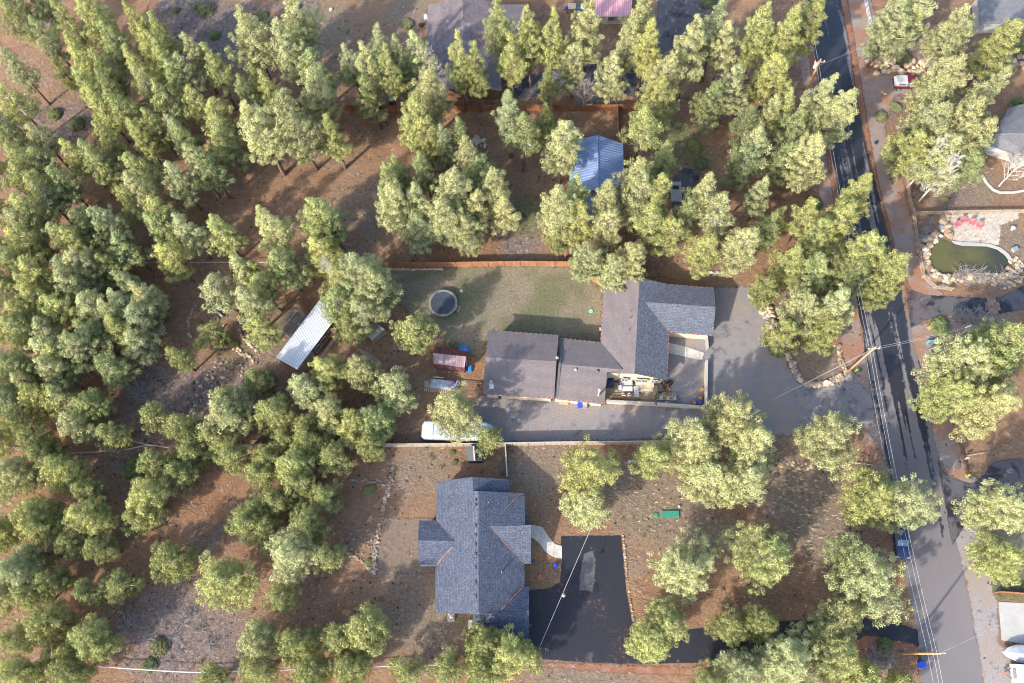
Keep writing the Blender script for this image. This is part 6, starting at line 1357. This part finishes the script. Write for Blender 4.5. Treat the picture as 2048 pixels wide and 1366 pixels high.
stones('row of blond stones along the foot of the cedar fence', [(765, 537), (800, 539), (850, 539), (885, 538)], 55, (.12, .24), .12, ['pale', 'tan'], 31)
stones('line of kerb stones along the right driveway edge', [(1247, 1071), (1249, 1100), (1252, 1130), (1256, 1165), (1260, 1200), (1266, 1235), (1272, 1255)], 40, (.12, .28), .08, ['tan', 'grey', 'brown'], 32)
stones('curved dry stone edging left of the dirt patio', [(786, 935), (783, 965), (776, 985), (768, 1010), (762, 1035), (756, 1070), (751, 1100), (750, 1145)], 120, (.13, .30), .25, ['grey', 'brown', 'tan'], 33)
stones('branching low stone edging in the needles', [(750, 1147), (735, 1135), (720, 1118), (700, 1108), (680, 1095)], 45, (.12, .28), .22, ['grey', 'brown', 'tan'], 34)
stones('scattered stone arc above the curved edging', [(700, 962), (725, 957), (750, 962), (775, 972)], 40, (.12, .26), .35, ['grey', 'brown'], 35)
stones('stone path edging curving down from the fire pit', [(478, 652), (482, 670), (495, 685), (510, 700), (520, 712)], 40, (.12, .3), .18, ['tan', 'brown', 'pale'], 36)
stones('outer stone path edging beside the long shed slope', [(470, 695), (485, 706), (500, 718), (512, 728)], 30, (.15, .34), .3, ['tan', 'brown', 'pale'], 37)
stones('short stone arc left of the fire pit', [(392, 610), (384, 622), (377, 640), (376, 660), (382, 672)], 22, (.14, .3), .15, ['grey', 'tan'], 38)
stones('rocky outcrop in the scrub clearing', [(385, 790), (405, 785), (425, 775), (445, 760)], 60, (.12, .42), 2.2, ['grey', 'brown', 'dark'], 39, name='rock_outcrop', cat='rocks')
stones('tan rock scatter above the dark burn patch', [(430, 740), (455, 735), (480, 725), (500, 735)], 40, (.10, .34), 1.6, ['brown', 'grey', 'tan'], 40, name='rock_outcrop', cat='rocks')
stones('small stone pile above the lot in tall grass', [(1557, 932), (1575, 930), (1600, 932), (1625, 935)], 50, (.15, .36), .5, ['tan', 'brown'], 41, name='rock_outcrop', cat='rocks')
stones('broken stones beside the cedar fence top corner', [(1415, 545), (1440, 549), (1465, 552)], 26, (.2, .4), .3, ['pale', 'tan'], 42)
stones('rock scatter among the needles left of the edging', [(690, 1080), (710, 1085), (730, 1090), (745, 1085)], 45, (.10, .28), 1.8, ['brown', 'dark', 'grey'], 43, name='rock_outcrop', cat='rocks')
stones('loose stones by the fallen logs below upper pines', [(940, 290), (960, 285), (975, 290)], 14, (.25, .6), .9, ['pale', 'tan'], 44, name='rock_outcrop', cat='rocks')
stones('few small rocks in the drive near the maroon pickup', [(1762, 187), (1774, 186)], 6, (.15, .28), .3, ['tan'], 45, name='rock_outcrop', cat='rocks')
# fire pit
fp = stones('ring of stones around the camp fire pit', [(430 + 8 * math.cos(a), 641 + 6 * math.sin(a)) for a in [k * .628 for k in range(10)]], 18, (.18, .32), .12, ['brown', 'tan', 'grey'], 50, name='fire_pit', cat='fire pit', closed=True)
for k in range(6): 
    a = k * 1.05; MB().tube([(P(430, 641) - fp.location) + Vector((.5 * math.cos(a), .5 * math.sin(a), .05)), (P(430, 641) - fp.location) + Vector((0, 0, .45))], .05, 5).build('log', M['brown_wood'], fp)
for k, (a, b_, lb) in enumerate((((426, 617), (446, 633), 'upper right'), ((434, 662), (448, 651), 'lower right'), ((398, 656), (414, 662), 'lower left'), ((375, 666), (384, 675), 'far left'))):
    A, B = P(*a, .3), P(*b_, .3); o_ = empty('log_bench', ((A + B) / 2).to_tuple(), 0, f'{lb} grey log bench around the fire pit', 'bench'); c = (A + B) / 2
    MB().tube([A - c, B - c], .16, 7).build('seat', M['limb'], o_)
    for q in (A, B): MB().box((q - c) * .7 + Vector((0, 0, -.18)), (.2, .2, .22)).build('leg', M['bark'], o_)
# terrace: small mosaic paving
r_ = random.Random(9); mp = MB(); tpoly = poly_px([(1900, 430), (2035, 425), (2037, 436), (2000, 450), (1998, 488), (1975, 489), (1950, 487), (1925, 486), (1906, 480), (1905, 462)])
xs = np.array([[r_.uniform(tpoly[:, 0].min(), tpoly[:, 0].max()), r_.uniform(tpoly[:, 1].min(), tpoly[:, 1].max())] for _ in range(2600)])
ok = signed_dist(xs, tpoly) > 0
for i, p in enumerate(xs[ok]):
    s = r_.uniform(.10, .26); n = r_.choice((4, 5, 5, 6)); a0 = r_.uniform(0, 6)
    mp.prism([(p[0] + s * r_.uniform(.7, 1.1) * math.cos(a0 + k * 6.283 / n), p[1] + s * r_.uniform(.7, 1.1) * math.sin(a0 + k * 6.283 / n)) for k in range(n)], .0, .03 + .025 * r_.random(), r_.choice((0, 0, 0, 1, 1, 2)))
tag(mp.build('terrace_paving', [M['offwhite'], M['tan_wood'], M['wood']]), kind='stuff')
# adirondack chairs + bits on terrace
for k, (u, v, rz) in enumerate(((1912, 452, .5), (1925, 444, .2), (1941, 448, -.25), (1956, 454, -.35))):
    o_ = empty('adirondack_chair', P(u, v), rz, f'{ORD[k] if k < 3 else "rightmost"} red adirondack chair on the pond terrace', 'chair', 'red adirondack chairs on the terrace')
    for i in range(4): MB().box((-.24 + .16 * i, 0, .34), (.14, .5, .03)).build('seat_slat', M['red'], o_)
    for i in range(5): MB().box((-.26 + .13 * i, .34, .62 + .04 * (2 - abs(i - 2))), (.12, .04, .72), rx=-.35).build('back_slat', M['red'], o_)
    for s_ in (-1, 1):
        MB().box((s_ * .37, -.02, .55), (.14, .7, .03)).build('armrest', M['red'], o_); MB().box((s_ * .34, -.28, .27), (.06, .08, .54)).build('leg', M['red'], o_); MB().box((s_ * .34, .3, .2), (.06, .08, .4)).build('leg', M['red'], o_)
o_ = MB().lathe([(.2, 0), (.2, .5), (.34, .52), (.34, .58)], (0, 0, 0), 16).build('round_table', M['white'], loc=P(2023, 459)); tag(o_, 'small round white table on the lawn right of the terrace', 'table')
furn('storage_box', 'pale glass-topped box above the right end of the pond', 'box', (2028, 500), 0, [('body', 'offwhite', (0, 0, .25), (.75, .6, .5)), ('lid', 'steel', (0, 0, .52), (.8, .65, .05))], .4)
furn('storage_box', 'grey box beside the stones left of the terrace', 'box', (1880, 457), 0, [('body', 'steel', (0, 0, .3), (.6, .7, .6)), ('lid', 'offwhite', (0, 0, .62), (.5, .3, .05))], .1)
tag(MB().lathe([(.1, 0), (.16, .06), (.03, .12)], (0, 0, 0), 8).build('float', M['black'], loc=P(1921, 524, .06)), 'small dark float on the pond', 'float')
# flagstone edging by the right house
ed = [P(*p, 0.0) for p in [(1964, 352), (1972, 366), (1985, 380), (2000, 386), (2025, 386), (2048, 382)]]; o_ = empty('garden_kerb', ed[0], 0, 'curved pale garden kerb below the bare right-hand aspen', 'kerb')
for a, b_ in zip(ed, ed[1:]): d = b_ - a; MB().box((a + b_) / 2 - ed[0] + Vector((0, 0, .12)), (d.length, .3, .24), math.atan2(d.y, d.x)).build('kerb_block', M['concrete'], o_)

# ------------------------------------------------------------------ bare trees, brush, shrubs
def bare_tree_mesh(h, seed, spread=.45, r0=.13, mat='white_bark', lv=3, nb=16, cb=.2):
    r = random.Random(seed); t = MB()
    def br(p, d, L, rad, lev):
        pts = [p]; q = p.copy(); dd = d.copy()
        for k in range(3): dd = (dd + Vector((r.gauss(0, .10), r.gauss(0, .10), .14))).normalized(); q = q + dd * L / 3; pts.append(q.copy())
        rad = max(rad, .017); t.tube(pts, [rad, rad * .8, rad * .6, rad * .35], 4 if lev < 2 else 3, 0, False)
        if lev < lv:
            for k in range(5 if lev == 1 else 4):
                a = pts[1].lerp(pts[3], r.random()); s = Vector((r.gauss(0, 1), r.gauss(0, 1), r.gauss(.2, .6))).normalized()
                br(a, (dd * .8 + s * .8).normalized(), L * r.uniform(.35, .55), rad * .45, lev + 1)
    axis = [Vector((.06 * math.sin(k), .06 * math.cos(k * 1.3) - .06, h * k / 6)) for k in range(7)]
    t.tube(axis, [r0 * (1 - k / 6.6) for k in range(7)], 7)
    for i in range(nb):
        f = cb + (1 - cb) * (i + .5) / nb; z = f * 6; j = min(int(z), 5); p = axis[j].lerp(axis[j + 1], z - j); a = i * 2.4 + r.uniform(-.4, .4)
        br(p, Vector((math.cos(a), math.sin(a), .7 + .6 * f)).normalized(), h * spread * (1.1 - f * .75), r0 * (1 - f * .75) * .42, 1)
    return t
AS = [bare_tree_mesh(10, s, .27, .13, nb=34, cb=.18) for s in (1, 2, 3)]
for k, (b_, tpx, lb) in enumerate((((1815, 374), (1886, 284), 'white bare aspen leaning left, nearest the road'), ((1838, 402), (1919, 320), 'white bare aspen right of the roadside one'), ((1998, 372), (2062, 298), 'white bare aspen beside the grey house'))):
    h = h_of(b_, tpx); o_ = empty('bare_tree', P(*b_), k * 1.3, lb, 'tree', 'bare white aspens'); e = AS[k].build('trunk', M['white_bark'], o_); e.scale = (h / 10,) * 3
o_ = empty('bare_tree', P(1166, 216), 0, 'grey leafless tree behind the dark cedar fence', 'tree'); bare_tree_mesh(7, 9, .5, .16, nb=20).build('trunk', M['twig'], o_)
o_ = empty('bare_tree', P(872, 200), 0, 'silvery dead-topped bare tree left of the mauve-brown roof', 'tree'); bare_tree_mesh(12, 10, .28, .16, nb=18, cb=.4).build('trunk', M['white_bark'], o_)
o_ = empty('bare_tree', P(700, 620), 0, 'pale dead snag top poking above the grey-green pine', 'tree'); bare_tree_mesh(17.6, 13, .14, .16, nb=22, cb=.75).build('trunk', M['limb'], o_)
BR = []
for s in range(5):
    r = random.Random(60 + s); t = MB()
    for i in range(34):
        a = r.uniform(0, 6.28); e = r.uniform(.15, 1.2); L = r.uniform(.5, 1.0); p = Vector((r.uniform(-.2, .2), r.uniform(-.2, .2), 0)); d = Vector((math.cos(a) * math.cos(e), math.sin(a) * math.cos(e), math.sin(e)))
        m = p + d * L * .5; q = m + (d + Vector((r.gauss(0, .35), r.gauss(0, .35), r.gauss(0, .2)))) * L * .5
        t.tube([p, m, q], [.022, .016, .006], 3, 0, False)
        for k in range(2): t.tube([m.lerp(q, .4 * k), m.lerp(q, .4 * k) + Vector((r.gauss(0, .22), r.gauss(0, .22), r.uniform(.0, .25)))], [.012, .005], 3, 0, False)
    BR.append(t.mesh('twigs', M['twig']))
BRUSH = """250 1255 2.6|300 1280 1.6|350 1270 1.8|365 1240 1.9|385 1230 1.3|330 1250 1.2|270 1235 1.0|400 1260 1.4|420 1290 1.6|360 1300 1.2|275 785 2.2|290 800 1.6|265 770 1.3|300 775 1.2|235 930 1.3|250 940 1.2|275 940 .9|70 235 1.5|55 225 1.3|130 285 1.4|140 275 1.2|120 265 1.0|95 45 1.6|110 55 1.3|330 22 1.4|385 20 1.4|355 50 1.2|375 45 1.2|405 65 1.1|505 15 1.5|525 25 1.5|540 45 1.4|555 20 1.3|520 60 1.2|545 60 1.2|300 40 1.3|1920 560 2.6|1945 555 2.6|1930 548 2.2|1965 560 2.0|1990 560 1.9|2010 555 1.8|1925 632 2.0|1945 630 2.2|1965 630 2.0|1910 634 1.5|1895 455 1.2|1850 460 1.2|1860 445 1.3|1845 475 1.2|1425 235 2.2|1440 235 1.9|1160 205 2.0|1190 200 1.8|1750 1310 2.0|1775 1315 1.8|1765 1335 1.8|1740 1325 1.6|440 1060 1.1|460 1045 1.0|430 1085 1.1|480 1080 .9|560 800 1.2|575 790 1.0|720 870 1.4|735 860 1.2|90 220 1.2|1755 120 1.2|480 1330 1.0|330 1225 1.2|240 1205 1.2"""
SHR = []
for s in range(4):
    r = random.Random(80 + s); ps = []; sz = []; tn = []
    for i in range(150):
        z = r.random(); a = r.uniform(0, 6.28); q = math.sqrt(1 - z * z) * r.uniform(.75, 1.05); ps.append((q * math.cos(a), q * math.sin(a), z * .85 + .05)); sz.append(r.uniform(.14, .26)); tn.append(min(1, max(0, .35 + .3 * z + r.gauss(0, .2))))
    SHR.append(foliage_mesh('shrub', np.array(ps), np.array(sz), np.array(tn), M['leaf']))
SHRUB = """412 22 1.7 D|430 72 1.1 D|352 22 .9 D|524 32 1.2 D|540 45 1.0 M|552 52 1.1 M|395 14 1.0 D|105 65 1.2 D|75 68 .9 D|110 230 1.5 D|155 250 1.6 D|35 232 1.4 D|815 50 1.2 M|694 62 .5 G|1388 295 1.3 M|1402 330 1.2 D|1415 8 1.6 D|1772 78 1.9 M|1740 105 1.3 G|1800 118 1.9 D|1812 122 1.3 D|1764 134 1.0 D|1880 108 .8 M|1862 106 .8 M|1990 100 2.0 M|2035 95 1.8 D|2040 215 1.7 D|1760 235 1.4 G|1878 655 1.7 M|280 935 2.2 D|745 977 .8 M|735 982 .7 G|738 1124 .6 M|905 905 .5 D|910 925 .5 D|1890 400 .6 M|1990 1095 .6 D|595 1010 1.0 G|300 1330 1.2 D|320 1295 1.5 D|395 690 .9 M|1790 215 1.1 G|1375 90 1.2 D|1770 1290 1.2 D|1720 1000 1.3 D|1700 1020 1.2 M|700 1350 1.2 D|1570 330 1.5 D|1545 680 1.6 D|1555 700 1.3 D|510 770 1.8 D|535 765 1.6 D|1630 410 1.3 D|470 690 .8 M|590 15 1.1 M|1810 270 1.0 G"""
def landmark(u, v):
    z = zone_name(u, v)
    for (a, b_, c, d), nme in (((1830, 500, 2048, 600), 'on the pond bank'), ((1830, 600, 2048, 660), 'below the right asphalt drive'), ((1820, 420, 1900, 490), 'in the fenced patch above the pond'), ((1700, 60, 1850, 290), 'on the bank by the maroon pickup'), ((330, -10, 620, 130), 'in the top brush clearing'), ((200, 1190, 460, 1340), 'in the bottom left brush field'),
                             ((220, 740, 330, 830), 'in the scrub clearing'), ((690, 950, 770, 1140), 'beside the curved stone edging'), ((890, 890, 920, 935), 'at the trunk by the tiny dark shed'), ((1530, 660, 1570, 720), 'beside the stone island'), ((1700, 980, 1740, 1030), 'right of the tall grass lot'), ((1730, 1280, 1800, 1345), 'at the bottom utility pole'), ((1360, 250, 1420, 345), 'on the green patch right of blue roof'), ((1350, -10, 1430, 110), 'on the top gravel drive island'), ((1970, 70, 2048, 230), 'in the top right corner'), ((1860, 380, 1900, 410), 'under the bare aspens')):
        if a <= u <= c and b_ <= v <= d: return nme
    return z
def scatter_named(txt, kind):
    rows = []
    for ln in txt.strip().split('|'):
        f = ln.split(); rows.append([float(f[0]), float(f[1]), float(f[2]), f[3] if len(f) > 3 else 'T'])
    key = {}
    for q in rows:
        sz = 'large' if q[2] >= 1.8 else 'small' if q[2] < 1.15 else 'medium'
        ds = 'bare grey twiggy' if kind == 'brush' else {'D': 'dark green', 'M': 'mid-green', 'G': 'grey-green'}[q[3]]
        key.setdefault((sz, ds, landmark(q[0], q[1])), []).append(q)
    r = random.Random(3)
    for (sz, ds, lm), L in key.items():
        L.sort(key=lambda q: q[0])
        for i, q in enumerate(L):
            lb = f'{sz} {ds} shrub {lm}' if len(L) == 1 else f'{ORD[min(i, 11)]} {sz} {ds} shrub {lm}'
            me = r.choice(BR if kind == 'brush' else SHR); s = q[2] * (1.0 if kind == 'brush' else .8)
            col = None if kind == 'brush' else tuple(c * r.uniform(.75, 1.0) for c in TONE[q[3]][0])
            o = inst('bare_shrub' if kind == 'brush' else 'green_shrub', me, None, P(q[0], q[1]), (0, 0, r.uniform(0, 6.28)), (s * r.uniform(.9, 1.2), s * r.uniform(.8, 1.1), s * (.8 if kind == 'brush' else .7)), col)
            tag(o, lb, 'shrub', 'bare grey brush clumps' if kind == 'brush' else 'low green shrubs')
scatter_named(BRUSH, 'brush'); scatter_named(SHRUB, 'green')
# fallen logs
for a, b_, w, lb in (((200, 88), (248, 150), .16, 'long brown fallen log in the upper left forest'), ((950, 275), (978, 292), .10, 'upper curved fallen branch below the middle pines'), ((966, 314), (979, 297), .10, 'lower curved fallen branch below the middle pines'), ((944, 292), (958, 304), .08, 'short pale fallen stick left of the curved branches'), ((1745, 930), (1690, 925), .08, 'thin fallen stick near the road pines'), ((1930, 912), (1975, 905), .06, 'pale fallen branch on the gravel verge tip')):
    A, B = P(*a, .2), P(*b_, .25); o_ = MB().tube([A, A.lerp(B, .5) + Vector((.1, .05, .05)), B], [w, w * .85, w * .5], 6).build('fallen_log', M['limb'] if w < .15 else M['bark']); tag(o_, lb, 'log')

# ------------------------------------------------------------------ ground litter, grass, small stones (uncountable)
EXC = [poly_px(p) for p in ([(1209, 563), (1428, 576), (1426, 671), (1334, 760), (1209, 808), (965, 790), (977, 660), (1201, 685)], [(838, 955), (1060, 960), (1060, 1277), (838, 1277)], [(853, -10), (1050, -10), (1050, 180), (853, 185)], [(1138, 270), (1248, 270), (1248, 390), (1138, 390)],
      [(1058, 1072), (1242, 1071), (1265, 1250), (1840, 1245), (1840, 1295), (1180, 1330), (1058, 1290)], [(639, 600), (681, 624), (594, 739), (552, 715)], [(1212, 745), (1410, 745), (1410, 818), (1212, 806)], [(1855, 478), (2018, 478), (2018, 550), (1855, 550)], [(1990, 1200), (2100, 1200), (2100, 1290), (1990, 1290)], [(2014, 216), (2110, 195), (2110, 330), (1985, 291)])]
EXC.append(np.array([[p.x, p.y] for p in A_] + [[p.x, p.y] for p in B_[::-1]]))
EXC.append(poly_px([(1428, 575), (1500, 572), (1560, 690), (1600, 765), (1745, 790), (1690, 850), (1380, 872), (1010, 884), (955, 880), (965, 790), (1335, 790), (1335, 660)]))
EXC.append(poly_px([(765, 536), (1140, 536), (1208, 582), (1201, 690), (1115, 676), (978, 664), (900, 690), (830, 640), (790, 600)]))
EXC.append(poly_px([(955, 800), (1420, 820), (1400, 880), (955, 885)]))
def scatter(n, seed, weight):
    g = np.random.default_rng(seed); xy = np.column_stack([g.uniform(-100, 92, n), g.uniform(-8, 112, n)])
    k = g.random(n) < weight(xy) * np.where(xy[:, 0] > 50, .15, 1)
    xy = xy[k]
    for e in EXC: xy = xy[signed_dist(xy, e) < .15]
    return xy, np.random.default_rng(seed + 1)
def blob_mesh(name, xy, smin, smax, mat, g, cols=None, flat=.5):
    base = np.array([(1, 0, 0), (.3, .95, 0), (-.8, .6, 0), (-.8, -.6, 0), (.3, -.95, 0), (.1, .05, 1)]); tri = np.array([(0, 1, 5), (1, 2, 5), (2, 3, 5), (3, 4, 5), (4, 0, 5)])
    n = len(xy); s = g.uniform(smin, smax, n) ** 1.0; a = g.uniform(0, 6.283, n); jit = g.uniform(.6, 1.25, (n, 6, 1))
    v = base[None] * jit * s[:, None, None]; v[..., 2] *= flat
    c, si = np.cos(a)[:, None], np.sin(a)[:, None]; x = v[..., 0] * c - v[..., 1] * si; y = v[..., 0] * si + v[..., 1] * c
    co = np.stack([x + xy[:, 0:1], y + xy[:, 1:2], v[..., 2]], -1)
    f = (tri[None] + (np.arange(n) * 6)[:, None, None]).reshape(-1)
    me = bpy.data.meshes.new(name); me.vertices.add(n * 6); me.vertices.foreach_set('co', co.astype('f').ravel()); me.loops.add(len(f)); me.loops.foreach_set('vertex_index', f.astype('i')); me.polygons.add(len(f) // 3); me.polygons.foreach_set('loop_start', (np.arange(len(f) // 3) * 3).astype('i')); me.update(calc_edges=True)
    me.materials.append(mat); o = bpy.data.objects.new(name, me); COL.objects.link(o); tag(o, kind='stuff'); return o
zw = lambda xy: zone_at(xy)
xy, g_ = scatter(9000, 5, lambda q: .25 + .6 * zw(q)[:, 2]); blob_mesh('loose_stones', xy, .05, .17, plain('loose_stone', (.30, .245, .20), .95, .5, 1.5), g_)
xy, g_ = scatter(14000, 6, lambda q: .55 + .2 * zw(q)[:, 2]); blob_mesh('forest_litter', xy, .06, .22, plain('dark_litter', (.055, .042, .032), .95, .5, 1.5), g_, flat=.5)
def grass_mesh(name, xy, g, col, h0, h1, w, lean):
    n = len(xy); k = 7; a = g.uniform(0, 6.283, (n, k)); L = g.uniform(h0, h1, (n, k)); off = g.uniform(-.12, .12, (n, k, 2)); b0 = np.stack([xy[:, None, 0] + off[..., 0], xy[:, None, 1] + off[..., 1], np.zeros((n, k))], -1)
    dx, dy = np.cos(a), np.sin(a); topv = b0 + np.stack([dx * L * lean + L * .3, dy * L * lean - L * .25, L * .8], -1); sdv = np.stack([-dy, dx, np.zeros_like(dx)], -1) * w
    co = np.stack([b0 - sdv, b0 + sdv, topv], 2).reshape(-1, 3); m = len(co)
    me = bpy.data.meshes.new(name); me.vertices.add(m); me.vertices.foreach_set('co', co.astype('f').ravel()); me.loops.add(m); me.loops.foreach_set('vertex_index', np.arange(m, dtype='i')); me.polygons.add(m // 3); me.polygons.foreach_set('loop_start', (np.arange(m // 3) * 3).astype('i')); me.update(calc_edges=True)
    me.materials.append(plain(name, col, .9, .35, .8)); o = bpy.data.objects.new(name, me); COL.objects.link(o); tag(o, kind='stuff')
lot = poly_px([(1540, 930), (1660, 925), (1690, 970), (1690, 1060), (1660, 1130), (1600, 1150), (1560, 1060), (1530, 1000)]); lot2 = poly_px([(1250, 990), (1420, 970), (1400, 1080), (1260, 1060)])
def wl_(q): return 1.0 * np.clip(signed_dist(q, lot) / 3 + .5, 0, 1) * .85 + np.clip(signed_dist(q, lot2) / 3 + .3, 0, 1) * .35 + .04 * zw(q)[:, 0]
xy, g_ = scatter(42000, 8, wl_); grass_mesh('dry_grass', xy, g_, (.50, .44, .31), .35, .85, .024, .45)
xy, g_ = scatter(40000, 9, lambda q: .10 + .55 * zw(q)[:, 2] + .25 * zw(q)[:, 0]); grass_mesh('dead_brush_stems', xy, g_, (.30, .255, .235), .25, .7, .022, .8)
xy, g_ = scatter(5200, 12, lambda q: .06 + .45 * zw(q)[:, 2] + .15 * zw(q)[:, 1])
nn = len(xy); me = foliage_mesh('low_sagebrush', np.column_stack([xy, g_.uniform(.05, .2, nn)]), g_.uniform(.12, .34, nn), g_.uniform(.1, .7, nn), M['leaf'])
o_ = bpy.data.objects.new('low_sagebrush', me); COL.objects.link(o_); o_.color = (.085, .085, .058, 1); tag(o_, kind='stuff')

# fallen sticks and dead branches lying in the needles
xy, g_ = scatter(2600, 15, lambda q: .35 + .5 * zw(q)[:, 2])
stk = MB()
for k, (x, y) in enumerate(xy):
    if not (x < 10 or y > 45): continue
    a = g_.uniform(0, 6.283); L = g_.uniform(.4, 1.7); b0 = Vector((x, y, .04)); d = Vector((math.cos(a), math.sin(a), g_.uniform(0, .12)))
    stk.tube([b0, b0 + d * L * .5 + Vector((g_.normal(0, .08), g_.normal(0, .08), 0)), b0 + d * L], [.035, .028, .01], 3, 0, False)
tag(stk.build('fallen_sticks', M['twig']), kind='stuff')
